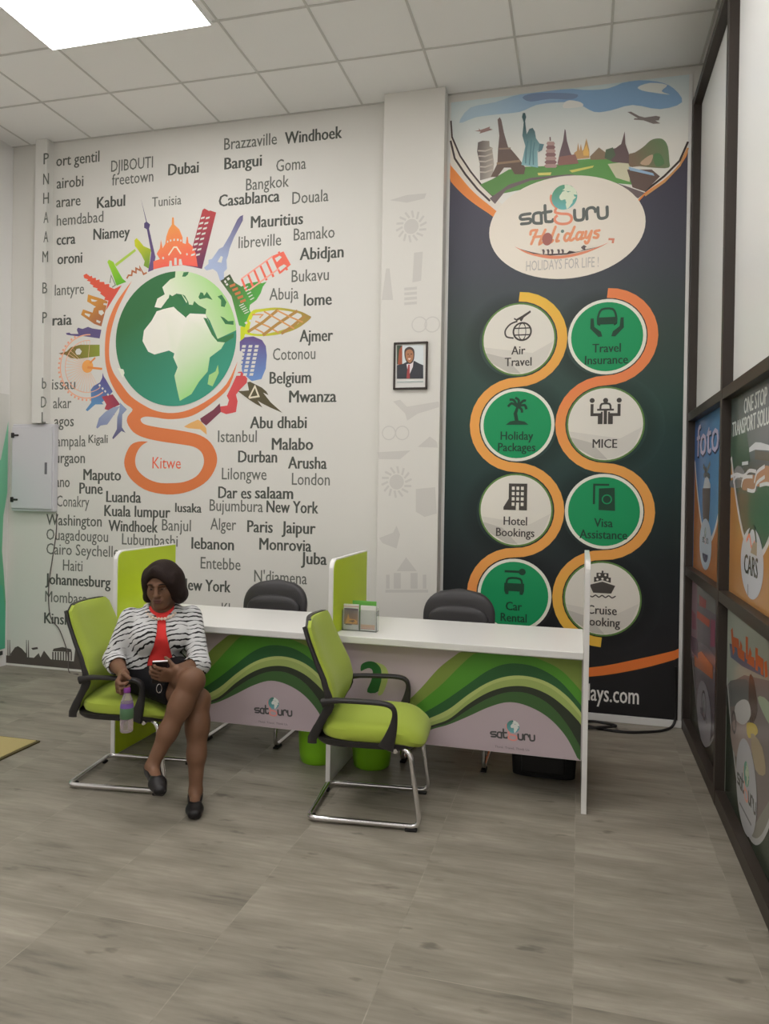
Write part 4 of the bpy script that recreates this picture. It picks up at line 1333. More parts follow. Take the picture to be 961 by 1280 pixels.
# ================================================================== GREEN VISITOR CHAIRS
M_GFAB = mat('lime_fabric', C(150, 166, 62, 1.22), 0.78, spec=0.2, bump=(420, 0.25), sheen=0.15)
M_BPL = mat('black_plastic', C(44, 42, 42), 0.42, spec=0.45)
M_CHR = mat('chrome', (0.72, 0.71, 0.72), 0.16, metal=1.0)
M_RUB = mat('black_rubber', C(26, 25, 25), 0.7)


def superellipse(cx, cy, a, b, n, e=4.0):
    out = []
    for k in range(n):
        t = 2*math.pi*k/n
        c, s = math.cos(t), math.sin(t)
        out.append((cx+a*abs(c)**(2/e)*(1 if c >= 0 else -1), cy+b*abs(s)**(2/e)*(1 if s >= 0 else -1)))
    return out


def pad(profile, n=40):
    """closed cushion from stacked outlines: (z, cx, cy, half x, half y, exponent)"""
    rings = []
    for z, cx, cy, a, b, e in profile:
        rings.append([(x, y, z) for x, y in superellipse(cx, cy, a, b, n, e)])
    return rings


BACKC = [(-0.275, 0.395), (-0.235, 0.47), (-0.194, 0.545), (-0.182, 0.60), (-0.201, 0.68), (-0.246, 0.77), (-0.286, 0.86), (-0.310, 0.925), (-0.314, 0.95)]
BW = [0.20, 0.213, 0.222, 0.226, 0.224, 0.216, 0.207, 0.197, 0.185]


def backc(z):
    return (np.interp(z, [p[1] for p in BACKC], [p[0] for p in BACKC]), np.interp(z, [p[1] for p in BACKC], BW))


def green_chair(loc, rz, label, sat=0.0):
    t = tag(empty('visitor_chair', loc, rz), label, 'chair', 'lime green visitor chairs')
    # seat
    s = MB()
    prof = [(0.398, 0.03, 0, 0.20, 0.19, 3.2), (0.394, 0.03, 0, 0.235, 0.218, 3.6), (0.410, 0.032, 0, 0.252, 0.236, 4.0), (0.432, 0.034, 0, 0.258, 0.241, 4.2), (0.455, 0.032, 0, 0.254, 0.238, 4.0), (0.470, 0.028, 0, 0.236, 0.222, 3.6), (0.479, 0.02, 0, 0.19, 0.18, 3.0), (0.482, 0.01, 0, 0.09, 0.09, 2.4)]
    rings = pad(prof)
    # waterfall: the front of the cushion drops
    rings = [[(x, y, z-0.05*max(0, (x-0.12)/0.17)**2+0.010*math.cos(y*6)) for x, y, z in r] for r in rings]
    # cushion pressed down under a sitter
    rings = [[(x, y, z-sat*math.exp(-((x-0.20)/0.17)**2-((y+0.03)/0.18)**2)*min(1, max(0, (z-0.40)/0.04))) for x, y, z in r] for r in rings]
    s.loft(rings)
    s.build('seat', M_GFAB, t)
    sh = MB()
    rings = pad([(0.372, 0.0, 0, 0.215, 0.20, 4.0), (0.372, 0.0, 0, 0.232, 0.222, 4.4), (0.388, 0.0, 0, 0.243, 0.236, 4.6), (0.404, 0.0, 0, 0.245, 0.238, 4.6)])
    rings = [[(x, y, z-0.035*max(0, (x-0.12)/0.17)**2) for x, y, z in r] for r in rings]
    sh.loft(rings)
    sh.build('seat_shell', M_BPL, t)
    # back: green pad inside a black rim
    zz = np.linspace(0.405, 0.948, 22)
    NB = 17
    fr, bk = [], []
    for z in zz:
        x, w = backc(z)
        w += 0.004
        if z > 0.91: w -= 0.03*((z-0.91)/0.04)**2
        row_f, row_b = [], []
        for k in range(NB):
            u = -1+2*k/(NB-1)
            bow = 0.030*u*u
            puff = 0.020*(1-u**6)*min(1, (0.958-z)/0.03)*min(1, (z-0.395)/0.03)
            row_f.append((x+0.012+bow+puff, u*w, z))
            row_b.append((x-0.004+bow, u*w, z))
        fr.append(row_f+row_b[::-1])
    MB().loft(fr).build('backrest', M_GFAB, t)
    # shell behind the pad
    fr = []
    for z in list(zz)+[0.9525]:
        x, w = backc(z)
        w -= 0.004
        if z > 0.91: w -= 0.03*((z-0.91)/0.04)**2
        row_f, row_b = [], []
        for k in range(NB):
            u = -1+2*k/(NB-1)
            row_f.append((x+0.006+0.030*u*u, u*w, z))
            row_b.append((x-0.014+0.026*u*u, u*w, z))
        fr.append(row_f+row_b[::-1])
    MB().loft(fr).build('back_shell', M_BPL, t)
    # rim: side posts joined over the top and under the seat
    rim = []
    for z in np.linspace(0.372, 0.925, 24):
        x, w = backc(z)
        rim.append((x+(0.024 if z < 0.56 else 0.024-0.014*min(1, (z-0.56)/0.1)), -w, z))
    for path in (rim, [(x, -y, z) for x, y, z in rim]):
        r = MB()
        rings = []
        Np = len(path)
        for i, p in enumerate(path):
            z = p[2]
            d = 0.020 if z < 0.56 else 0.020-0.010*min(1, (z-0.56)/0.25)
            if 0.52 < z < 0.62: d += 0.008*(1-abs(z-0.57)/0.05)
            if z < 0.46: d = 0.023
            tv = (Vector(path[min(i+1, Np-1)])-Vector(path[max(i-1, 0)])).normalized()
            a = Vector((0, 1, 0))
            b = tv.cross(a)
            rings.append([Vector(p)+a*(0.010*math.cos(2*math.pi*k/12))+b*(d*math.sin(2*math.pi*k/12)) for k in range(12)])
        r.loft(rings)
        r.build('side_frame', M_BPL, t)
    # arms
    for sg in (-1, 1):
        pts = catmull([(-0.196, sg*0.228, 0.574), (-0.13, sg*0.234, 0.592), (0.0, sg*0.243, 0.597), (0.09, sg*0.247, 0.596), (0.135, sg*0.248, 0.585), (0.152, sg*0.247, 0.555), (0.148, sg*0.246, 0.50), (0.132, sg*0.243, 0.44), (0.112, sg*0.239, 0.385)], 5)
        rings = []
        n = len(pts)
        for i, p in enumerate(pts):
            tv = (Vector(pts[min(i+1, n-1)])-Vector(pts[max(i-1, 0)])).normalized()
            a = Vector((0, 1, 0))
            a = (a-tv*a.dot(tv)).normalized()
            b = tv.cross(a)
            f = i/(n-1)
            wy = 0.019 if f < 0.55 else 0.019-0.006*min(1, (f-0.55)/0.15)
            wt = 0.011 if f < 0.6 else 0.011+0.028*((f-0.6)/0.4)**1.4
            if f < 0.15: wt = 0.011+0.010*(1-f/0.15)
            rings.append([Vector(p)+a*(wy*c)+b*(wt*q) for c, q in superellipse(0, 0, 1, 1, 16, 3)])
        MB().loft(rings).build('armrest', M_BPL, t)
    # chrome cantilever base
    y0 = 0.215
    path = [(0.17, -y0+0.03, 0.385), (0.225, -y0, 0.36), (0.275, -y0, 0.022), (-0.262, -y0, 0.022), (-0.262, y0, 0.022), (0.275, y0, 0.022), (0.225, y0, 0.36), (0.17, y0-0.03, 0.385)]
    MB().tube(fillet(path, 0.045, 6), 0.0125, 12).build('base_tube', M_CHR, t)
    for sg in (-1, 1):
        MB().box((0.205, sg*y0-0.014, 0.0), (0.262, sg*y0+0.014, 0.014), 0.004).build('foot_pad', M_RUB, t)
        MB().box((-0.262, sg*(y0-0.06)-0.018, 0.0), (-0.245, sg*(y0-0.06)+0.018, 0.012), 0.003).build('foot_pad', M_RUB, t)
        MB().lathe([(0.0, -0.012), (0.011, -0.012), (0.011, 0.012), (0.0, 0.012)], (0.155, sg*0.222, 0.372), 10, 'y').build('bolt', M_CHR, t)
    return t


CH2 = green_chair((-0.988, 3.553, 0), 0.10, 'empty lime green visitor chair with black arms before the right desk')
CH1 = green_chair((-2.325, 3.555, 0), 0.13, 'lime green visitor chair with the woman sitting on it', 0.040)

# ================================================================== BLACK DESK CHAIRS
M_BLE = mat('black_leather', C(54, 52, 54), 0.42, spec=0.45, bump=(30, 0.12))


def black_chair(loc, rz, label):
    t = tag(empty('desk_chair', loc, rz), label, 'chair', 'black leather chairs behind the desks')
    # faces +x locally
    s = MB()
    rings = pad([(0.40, 0.02, 0, 0.20, 0.20, 3.4), (0.40, 0.02, 0, 0.235, 0.235, 4), (0.43, 0.02, 0, 0.25, 0.25, 4.2), (0.465, 0.02, 0, 0.25, 0.25, 4.0), (0.49, 0.015, 0, 0.22, 0.22, 3.4), (0.50, 0.01, 0, 0.14, 0.14, 3)])
    s.loft(rings).build('seat', M_BLE, t)

    def slab(z0, z1, w0, w1, th, x_at, nm, crown):
        b = MB()
        rr = []
        n = 26
        N = 18
        for i in range(n):
            f = i/(n-1)
            z = z0+(z1-z0)*f
            e = min(f, 1-f)
            ww = (w0+(w1-w0)*f)
            edge = max(0.0, 1-(1-min(1, (1-f)/crown))**2.4)**0.42 if f > 1-crown else 1
            lo = max(0.0, 1-(1-min(1, f/0.12))**2.2)**0.45 if f < 0.12 else 1
            ww *= max(0.06, edge*lo) if nm != 'lumbar' else max(0.06, lo*edge)
            tt = th*max(0.12, min(1, e/0.10)**0.5)
            x = x_at(z)
            rr.append([(x+tt*sy*(1.0 if sy > 0 else 0.6)+0.03*(yy/0.25)**2, yy, z) for yy, sy in superellipse(0, 0, ww, 1, 2*N, 3.4)])
        b.loft(rr)
        return b.build(nm, M_BLE, t)
    xa = lambda z: -0.225-0.14*(z-0.45)
    slab(0.46, 0.955, 0.225, 0.235, 0.040, xa, 'backrest', 0.36)
    slab(0.52, 0.86, 0.185, 0.195, 0.035, lambda z: xa(z)+0.032, 'back_cushion', 0.3)
    for sg in (-1, 1):
        MB().tube(fillet([(-0.21, sg*0.262, 0.60), (-0.05, sg*0.268, 0.635), (0.16, sg*0.268, 0.625), (0.22, sg*0.262, 0.56)], 0.05), 0.018, 10).build('armrest', M_BPL, t)
        y0 = 0.23
    path = [(-0.20, -0.262, 0.60), (0.18, -0.262, 0.615), (0.262, -0.25, 0.55), (0.275, -0.235, 0.020), (-0.262, -0.235, 0.020), (-0.262, 0.235, 0.020), (0.275, 0.235, 0.020), (0.262, 0.25, 0.55), (0.18, 0.262, 0.615), (-0.20, 0.262, 0.60)]
    MB().tube(fillet(path, 0.05, 6), 0.0125, 12).build('base_tube', M_CHR, t)
    cr = MB()
    for x in (-0.12, 0.16):
        cr.tube([(x, -0.262, 0.40 if x < 0 else 0.40), (x, 0.262, 0.40)], 0.010, 8)
    cr.box((-0.2, -0.2, 0.385), (0.22, 0.2, 0.402))
    cr.build('seat_support', M_BPL, t)
    for sg in (-1, 1):
        MB().box((0.20, sg*0.235-0.016, 0.0), (0.27, sg*0.235+0.016, 0.012), 0.003).build('foot_pad', M_RUB, t)
        MB().box((-0.262, sg*0.17-0.016, 0.0), (-0.246, sg*0.17+0.016, 0.012), 0.003).build('foot_pad', M_RUB, t)
    return t


black_chair((-1.995, 4.435, 0), -math.pi/2, 'black leather chair behind the left desk')
black_chair((-0.735, 4.445, 0), -math.pi/2, 'black leather chair behind the right desk')

# ================================================================== BINS, BAG, BROCHURES
M_BIN = mat('lime_bin_plastic', C(112, 168, 26, 1.35), 0.35, spec=0.45, coat=0.1)


def bin_(loc, label):
    t = tag(empty('waste_bin', loc), label, 'bin', 'lime green waste bins under the desks')
    prof = [(0.0, 0.0), (0.098, 0.0), (0.104, 0.006), (0.110, 0.05), (0.126, 0.29), (0.128, 0.296), (0.123, 0.296), (0.121, 0.288), (0.104, 0.02), (0.0, 0.018)]
    MB().lathe(prof, n=36).build('bin_body', M_BIN, t)
    MB().lathe([(0.1245, 0.272), (0.131, 0.275), (0.132, 0.297), (0.128, 0.302), (0.123, 0.299), (0.123, 0.272)], n=36).build('rim', M_BIN, t)
    return t


bin_((-1.455, 4.085, 0), 'lime green waste bin under the left desk, left of the divider panel')
bin_((-1.135, 4.105, 0), 'lime green waste bin under the right desk, right of the divider panel')

bag = tag(empty('office_bag', (-0.17, 4.27, 0)), 'black bag standing on the floor under the right desk', 'bag')
M_BAG = mat('black_nylon', C(24, 23, 25), 0.6, bump=(90, 0.2))
b = MB()
rings = pad([(0.0, 0, 0, 0.16, 0.075, 4), (0.006, 0, 0, 0.172, 0.088, 4.4), (0.10, 0, 0, 0.178, 0.092, 4.6), (0.22, 0, 0, 0.172, 0.082, 4.4), (0.29, 0, 0, 0.160, 0.055, 4), (0.305, 0, 0, 0.14, 0.03, 3.6)])
b.loft(rings).build('bag_body', M_BAG, bag)
MB().box((-0.12, -0.108, 0.03), (0.12, -0.078, 0.17), 0.012).build('front_pocket', M_BAG, bag)
MB().tube(fillet([(-0.07, 0, 0.295), (-0.06, 0, 0.345), (0.06, 0, 0.345), (0.07, 0, 0.295)], 0.03), 0.008, 8).build('handle', M_BAG, bag)

bh = tag(empty('brochure_holder', (-1.172, 3.955, 0.7985)), 'clear brochure holder with travel leaflets standing on the desktop beside the divider panel', 'brochure holder')
M_ACR = mat('clear_acrylic', (0.93, 0.95, 0.94), 0.05, trans=0.92, ior=1.3, spec=0.4)
M_LEAF = print_mat('leaflet_print', 0.35, 0.4)
k = MB()
k.box((-0.1, -0.026, 0), (0.1, -0.023, 0.115), 0.001).box((-0.1, 0.020, 0), (0.1, 0.023, 0.135), 0.001).box((-0.1, -0.023, 0), (0.1, 0.020, 0.004), 0.001)
k.box((-0.1, -0.023, 0.004), (-0.097, 0.020, 0.115), 0.0008).box((0.097, -0.023, 0.004), (0.1, 0.020, 0.115), 0.0008).box((-0.002, -0.022, 0.004), (0.001, 0.002, 0.11), 0.0006)
k.build('acrylic_case', M_ACR, bh)


def leaflet(x0, x1, y, h, nm, lab, paint):
    o = MB().box((-1.172+x0, 3.955+y, 0.8035), (-1.172+x1, 3.955+y+0.010, 0.8035+h), 0.0006).build(nm, M_LEAFW)
    tag(o, lab, 'leaflet', 'leaflets in the brochure holder')
    a = Art((-1.172, 3.955+y-0.0004, 0.8035), (1, 0, 0), (0, 0, 1), (0, -1, 0), 1.2, step=0.00015)
    paint(a, x0, x1, h)
    a.build('cover_print', M_LEAF, o)


M_LEAFW = mat('leaflet_paper', (0.78, 0.77, 0.75), 0.4)


def p1(a, x0, x1, h):
    k = 1.2
    a.poly([(x0+0.004, 0.030), (x1-0.002, 0.030), (x1-0.002, h-0.022), (x0+0.004, h-0.022)], a.grad(C(176, 116, 60, k), (0, 0.03), C(98, 92, 104, k), (0, 0.095)), 1)
    a.poly([(x0+0.012, 0.035), (x0+0.02, 0.062), (x0+0.028, 0.09), (x0+0.036, 0.062), (x0+0.07, 0.058), (x1-0.008, 0.05), (x1-0.01, 0.035)], C(226, 160, 66, k), 2)
    a.poly([(x0+0.03, 0.048), (x0+0.06, 0.056), (x1-0.02, 0.048), (x0+0.055, 0.041)], C(120, 76, 44, k), 3)
    a.poly([(x0+0.012, 0.026), (x0+0.05, 0.026), (x0+0.05, 0.031), (x0+0.012, 0.031)], C(54, 50, 52, k), 3)
    a.poly([(x0, h-0.014), (x1, h-0.014), (x1, h-0.011), (x0, h-0.011)], C(176, 90, 76, k), 2)


def p2(a, x0, x1, h):
    k = 1.2
    a.poly([(x0+0.002, 0.016), (x1-0.004, 0.016), (x1-0.004, 0.034), (x0+0.002, 0.034)], C(216, 176, 150, k), 1)
    a.poly([(x0+0.002, 0.010), (x1-0.004, 0.010), (x1-0.004, 0.014), (x0+0.002, 0.014)], C(206, 130, 100, k), 2)
    a.poly([(x0+0.002, h-0.028), (x1-0.004, h-0.028), (x1-0.004, h-0.025), (x0+0.002, h-0.025)], C(160, 160, 156, k), 2)


leaflet(-0.094, -0.006, -0.019, 0.142, 'travel_leaflet', 'white leaflet with an orange sunset picture, left in the brochure holder', p1)
leaflet(0.005, 0.093, -0.019, 0.138, 'travel_leaflet', 'plain white leaflet, right in the brochure holder', p2)
gl = MB().box((-1.172-0.05, 3.955+0.004, 0.8035), (-1.172+0.088, 3.955+0.014, 0.8035+0.160), 0.0008).build('travel_leaflet', mat('green_leaflet_paper', C(96, 160, 74, 1.3), 0.4))
tag(gl, 'green leaflet standing at the back of the brochure holder', 'leaflet', 'leaflets in the brochure holder')

# ================================================================== FRAMED PORTRAIT ON THE PILLAR
fa = Art((0, PY-0.0215, 0), (1, 0, 0), (0, 0, 1), (0, -1, 0), 1.3, step=0.0004)
(f0, z0), (f1, z1) = fa.ray(491, 487), fa.ray(534.5, 426.5)
fx, fz = (f0+f1)/2, (z0+z1)/2
fw, fh = (f1-f0)/2, (z1-z0)/2
pf = tag(empty('framed_portrait', (fx, PY, fz)), 'dark framed portrait of a man in suit and red tie on the pillar', 'picture')
f = MB()
for a, b_ in (((-fw, -0.022, -fh), (fw, 0, -fh+0.014)), ((-fw, -0.022, fh-0.014), (fw, 0, fh)), ((-fw, -0.022, -fh), (-fw+0.014, 0, fh)), ((fw-0.014, -0.022, -fh), (fw, 0, fh))):
    f.box(a, b_, 0.003)
f.build('frame', mat('dark_wood_frame', C(58, 48, 44), 0.4), pf)
MB().box((-fw+0.012, -0.010, -fh+0.012), (fw-0.012, -0.001, fh-0.012)).build('mount', mat('picture_mount', (0.76, 0.75, 0.72), 0.5), pf)
pa = Art((fx, PY-0.0108, fz), (1, 0, 0), (0, 0, 1), (0, -1, 0), 1.3, step=0.0004)
k = 1.35


def FZ(pts, sm=0):
    q = zoomed(480, 415, 13.73, pts)
    if sm: q = catmull(q, sm, True)
    return pa.px(q)


pa.poly(FZ([(220, 230), (675, 225), (675, 798), (220, 805)]), C(196, 202, 204, k), 1)
pa.poly(FZ([(220, 230), (312, 230), (310, 560), (220, 560)]), C(62, 74, 58, k), 2)
pa.poly(FZ([(262, 300), (312, 230), (312, 560), (236, 560)]), C(150, 82, 60, k), 3)
pa.poly(FZ([(220, 570), (330, 545), (395, 510), (430, 560), (520, 495), (600, 540), (672, 570), (672, 798), (220, 803)]), C(56, 58, 64, k), 4)
pa.poly(FZ([(385, 555), (440, 540), (505, 510), (495, 600), (440, 720), (400, 640)]), C(206, 198, 202, k), 5)
pa.poly(FZ([(415, 560), (440, 560), (442, 800), (385, 800), (398, 660)]), C(150, 70, 70, k), 6)
pa.poly(FZ([(350, 330), (375, 280), (435, 255), (490, 275), (520, 330), (518, 440), (490, 520), (435, 550), (385, 510), (355, 430)], 4), C(72, 60, 56, k), 6.4)
pa.poly(FZ([(370, 350), (400, 310), (450, 300), (490, 330), (505, 400), (490, 480), (440, 530), (395, 490), (372, 430)], 4), C(160, 112, 82, k), 7)
pa.poly(FZ([(400, 380), (428, 375), (428, 390), (402, 392)]), C(72, 52, 44, k), 8)
pa.poly(FZ([(452, 378), (484, 372), (484, 388), (454, 390)]), C(72, 52, 44, k), 8)
pa.poly(FZ([(425, 400), (445, 398), (450, 430), (420, 432)]), C(140, 94, 68, k), 8)
pa.poly(FZ([(412, 455), (460, 450), (448, 475), (424, 478)]), C(214, 190, 180, k), 8)
pa.poly(FZ([(222, 850), (672, 840), (672, 862), (222, 872)]), C(160, 168, 166, k), 3)
pa.build('photo_print', print_mat('photo_print_ink', 0.3, 0.4), pf)

# ================================================================== ELECTRICAL BOX, CORD, CABLES, MAT, SIDE BANNER
eb = tag(empty('electrical_box', (-4.508, D, 1.718)), 'white metal electrical box with two black hinges on the left wall end', 'electrical box')
M_EB = mat('box_enamel', C(180, 180, 184, 1.42), 0.35, spec=0.5)
hw_, hh_, dp = 0.210, 0.372, 0.052
MB().box((-hw_, -dp, -hh_), (hw_, -0.001, hh_), 0.006).build('box_body', M_EB, eb)
dr = MB().box((-hw_+0.006, -dp-0.016, -hh_+0.022), (hw_-0.012, -dp-0.001, hh_-0.022), 0.005).build('box_door', M_EB, eb)
for z in (-0.275, 0.275):
    g = MB().box((-hw_+0.002, -dp-0.026, z-0.022), (-hw_+0.03, -dp-0.014, z+0.022), 0.004)
    g.box((-hw_+0.028, -dp-0.024, z-0.008), (-hw_+0.075, -dp-0.0165, z+0.008), 0.003)
    g.build('hinge', M_BPL, dr)
MB().box((hw_-0.078, -dp-0.022, -0.055), (hw_-0.056, -dp-0.015, 0.045), 0.003).build('latch', mat('grey_latch', C(112, 112, 118), 0.4), dr)

cd = MB().tube(catmull([(-4.300, D-0.008, 1.335), (-4.302, D-0.008, 1.17), (-4.338, D-0.008, 0.93), (-4.368, D-0.008, 0.72), (-4.362, D-0.008, 0.52), (-4.33, D-0.008, 0.42), (-4.25, D-0.010, 0.34), (-4.16, D-0.02, 0.15), (-4.12, D-0.05, 0.006), (-4.0, D-0.09, 0.006)], 6), 0.0042, 6).build('power_cord', mat('grey_cord', C(96, 86, 84), 0.5))
tag(cd, 'thin grey cord hanging down the mural below the electrical box', 'cord')
cb = MB().tube(catmull([(WR-0.045, D-0.03, 0.42), (WR-0.040, D-0.035, 0.20), (WR-0.05, D-0.06, 0.05), (WR-0.12, D-0.12, 0.010), (0.42, 5.16, 0.010), (0.30, 5.13, 0.010), (0.16, 5.15, 0.010), (0.06, 5.20, 0.012), (0.10, 5.29, 0.012), (0.22, 5.27, 0.012), (0.26, 5.20, 0.022), (0.18, 5.14, 0.026), (0.05, 5.13, 0.012), (-0.10, 5.20, 0.010), (-0.3, 5.24, 0.010)], 8), 0.009, 8).build('floor_cable', mat('black_cable', C(30, 28, 28), 0.5))
tag(cb, 'black cable looped on the floor below the dark green banner', 'cable')

rug = tag(empty('door_mat', (-3.62, 3.62, 0)), 'olive beige door mat on the floor at the left edge of the photo', 'mat')
rm = mat('coir_mat', C(150, 138, 96, 1.5), 0.95, spec=0.05, bump=(220, 0.8))
MB().box((-0.455, -0.265, 0), (0.425, 0.215, 0.014), 0.004).build('mat_pile', rm, rug)
e = MB()
e.box((0.425, -0.275, 0), (0.445, 0.225, 0.011), 0.003).box((-0.475, -0.275, 0), (-0.455, 0.225, 0.011), 0.003).box((-0.455, -0.275, 0), (0.425, -0.265, 0.011), 0.003).box((-0.455, 0.215, 0), (0.425, 0.225, 0.011), 0.003)
e.build('mat_edging', mat('mat_edge', C(84, 76, 44), 0.8), rug)

wb = MB().box((WL+0.0005, 3.4, 0.145), (WL+0.004, D-0.012, 2.35), 0.0005).build('wall_poster', mat('poster_paper_white', (0.74, 0.735, 0.70), 0.5))
tag(wb, 'white poster with green waves on the left wall beside the electrical box', 'poster')
LA = Art((WL+0.0045, 0, 0), (0, 1, 0), (0, 0, 1), (1, 0, 0), 1.4)
k = 1.5
LA.poly([(3.42, 0.15), (D-0.02, 0.15), (D-0.02, 0.55), (D-0.045, 0.80), (D-0.07, 1.0), (D-0.06, 1.3), (D-0.02, 1.5), (D-0.02, 2.12), (D-0.06, 1.95), (D-0.10, 1.78), (5.0, 1.65), (4.6, 1.3), (4.0, 0.9), (3.42, 0.7)], LA.grad(C(60, 130, 90, k), (0, 0.2), C(120, 180, 150, k), (0, 2.0)), 1)
LA.poly([(3.42, 0.15), (D-0.02, 0.15), (D-0.02, 0.45), (D-0.06, 0.7), (5.0, 0.8), (4.4, 0.55), (3.42, 0.4)], C(70, 150, 120, k), 2)
LA.build('wave_print', print_mat('poster_print', 0.4, 0.35), wb)

# ================================================================== POSTERS IN THE PARTITION
KP = 1.3
M_POS = print_mat('poster_gloss_print', 0.22, 0.45)
M_POSW = mat('poster_board', (0.72, 0.72, 0.72), 0.4)
XS = XP-0.003


def KQ(r, g, b):
    return C(r, g, b, KP)


def poster(ya, yb, z0, z1, label):
    o = MB().box((XS, ya, z0), (XP+0.001, yb, z1), 0.0005).build('poster', M_POSW)
    tag(o, label, 'poster', 'advertising posters in the dark partition frame')
    a = Art((XS-0.0003, 0, 0), (0, -1, 0), (0, 0, 1), (-1, 0, 0), KP, step=0.0003)
    a.box_ = (-yb+0.001, -ya-0.001, z0+0.001, z1-0.001)
    return o, a


def inb(a, uv):
    u0, u1, v0, v1 = a.box_
    return [(min(max(u, u0), u1), min(max(v, v0), v1)) for u, v in uv]


def Q(a, S, pts, sm=0, closed=True):
    p = zoomed(*S, pts)
    if sm:
        p = catmull(p, sm, closed)
    return inb(a, a.px(p))


def full(a, col, ly=1):
    u0, u1, v0, v1 = a.box_
    n = 8
    uv = [(u0+(u1-u0)*i/n, v0+(v1-v0)*j/n) for j in range(n+1) for i in range(n+1)]
    a._add(uv, [(j*(n+1)+i, j*(n+1)+i+1, (j+1)*(n+1)+i+1, (j+1)*(n+1)+i) for j in range(n) for i in range(n)], col, ly)


def sweep(a, c, w, lift, thick, col, line, ly):
    """dished foot of a poster: colour below an arc, with a pale line along it"""
    u0, u1, v0, v1 = a.box_
    n = 30
    u0, u1 = u0+thick*0.7, u1-thick*0.7
    arc = [(u0+(u1-u0)*k/n, c+lift*((2*k/n-1)**2)**1.0) for k in range(n+1)]
    uv = arc+[(p[0], v0) for p in arc]
    a._add(uv, [(k, k+1, n+1+k+1, n+1+k) for k in range(n)], col, ly)
    a.stroke(arc, thick, line, ly+1)


S6p, S7p, S5p, S8p = (860, 480, 9.14), (860, 600, 7.11), (860, 720, 3.556), (840, 660, 7.94)
Y1a, Y1b = PY_FIRST+0.026, D-0.051
Y2a, Y2b = PY_FIRST-PSP+0.026, PY_FIRST-0.026
ZU0, ZU1, ZD0, ZD1 = 1.104, 2.077, 0.082, 1.044

# upper far poster: blue sky
o, a = poster(Y1a, Y1b, ZU0, ZU1, 'blue poster with a standing figure and orange foot, beside the dark green banner')
u0, u1, v0, v1 = a.box_
um = (u0+u1)/2
full(a, a.grad(KQ(66, 96, 150), (u0, v1), KQ(88, 140, 178), (u1, v0+0.3)))
o1 = a.px(zoomed(*S7p, [(155, 570)]))[0]
sweep(a, o1[1]+0.02, 0, 0.50, 0.03, KQ(160, 104, 62), KQ(190, 186, 184), 2)
a.build('background_print', M_POS, o)
x0 = a.px(zoomed(*S6p, [(105, 640)]))[0]
x1 = a.px(zoomed(*S6p, [(352, 640)]))[0]
yb_ = min(a.px(zoomed(*S6p, [(230, 715)]))[0][1], v1-0.24)
a.text('foto', x0[0]+0.012, x1[0]+0.012, yb_-0.012, 0.20, KQ(46, 50, 92), 3, 0.02)
a.text('foto', x0[0], x1[0], yb_, 0.20, KQ(176, 170, 196), 5, 0.012)
a.build('lettering', M_POS, o)
a.poly(Q(a, S6p, [(165, 1190), (255, 1190), (250, 1380), (235, 1610), (175, 1610), (165, 1380)]), KQ(84, 74, 72), 3)
a.poly(Q(a, S6p, [(175, 1180), (195, 1060), (225, 1050), (258, 1150), (255, 1190), (175, 1190)]), KQ(172, 176, 182), 4)
a.stroke(Q(a, S6p, [(175, 930), (215, 1030), (250, 1060)]), 0.03, KQ(74, 84, 90), 4)
a.stroke(Q(a, S6p, [(255, 900), (215, 1000), (180, 1050)]), 0.03, KQ(96, 106, 110), 4)
a.disc(inb(a, a.px(zoomed(*S6p, [(205, 1010)])))[0], 0.035, KQ(70, 62, 60), 5, 14)
a.build('figure_print', M_POS, o)
ry = (a.px(zoomed(*S7p, [(155, 342)]))[0][1]-a.px(zoomed(*S7p, [(155, 800)]))[0][1])/2
rx = (a.px(zoomed(*S7p, [(210, 570)]))[0][0]-a.px(zoomed(*S7p, [(104, 570)]))[0][0])/2
a.disc(o1, rx, KQ(166, 176, 188), 6, 40, ry=ry)
firm_mark(a, (o1[0], o1[1]+0.07), 0.36, KQ(96, 100, 100), KQ(186, 150, 140), KQ(110, 130, 130), KQ(170, 176, 170), 7)
a.poly([(o1[0]+0.1*math.cos(t), o1[1]-0.06+0.05*math.sin(t)) for t in np.linspace(math.pi, 2*math.pi, 14)], KQ(62, 64, 84), 8)
a.build('oval_badge_print', M_POS, o)

# upper near poster: vehicles
o, a = poster(Y2a, Y2b, ZU0, ZU1, 'grey poster headed ONE STOP TRANSPORT with white vehicles and an oval CARS badge')
u0, u1, v0, v1 = a.box_
full(a, a.grad(KQ(112, 112, 122), (u1, v1), KQ(70, 84, 76), (u0+0.2, v0+0.35)))
a.poly(inb(a, [(u0, v1-0.20), (u0+0.35, v1-0.16), (u0+0.45, v1-0.33), (u0, v1-0.36)]), KQ(64, 88, 72), 2)
a.poly(Q(a, S7p, [(345, 100), (540, 130), (540, 640), (345, 640)]), KQ(92, 78, 68), 2)
a.poly(Q(a, S7p, [(540, 110), (1200, 60), (1200, 700), (540, 700)]), KQ(58, 84, 72), 2)
oc = a.px(zoomed(*S7p, [(567, 740)]))[0]
sweep(a, oc[1]+0.03, 0, 0.46, 0.028, KQ(168, 120, 70), KQ(190, 184, 184), 3)
a.build('background_print', M_POS, o)
ta, tb = a.px(zoomed(*S6p, [(640, 345)]))[0], a.px(zoomed(*S6p, [(900, 345)]))[0]
tc, td = a.px(zoomed(*S6p, [(505, 605)]))[0], a.px(zoomed(*S6p, [(772, 605)]))[0]
te = a.px(zoomed(*S6p, [(792, 605)]))[0]
WT = KQ(196, 200, 198)
a.text('ONE STOP', ta[0], tb[0], ta[1], 0.072, WT, 3, 0.03)
a.text('TRANSPORT', tc[0], td[0], tc[1], 0.072, WT, 3, 0.03)
wt = td[0]-tc[0]
a.text('SOLUTION', te[0], min(te[0]+wt*0.80, u1-0.02), tc[1], 0.072, WT, 3, 0.03)
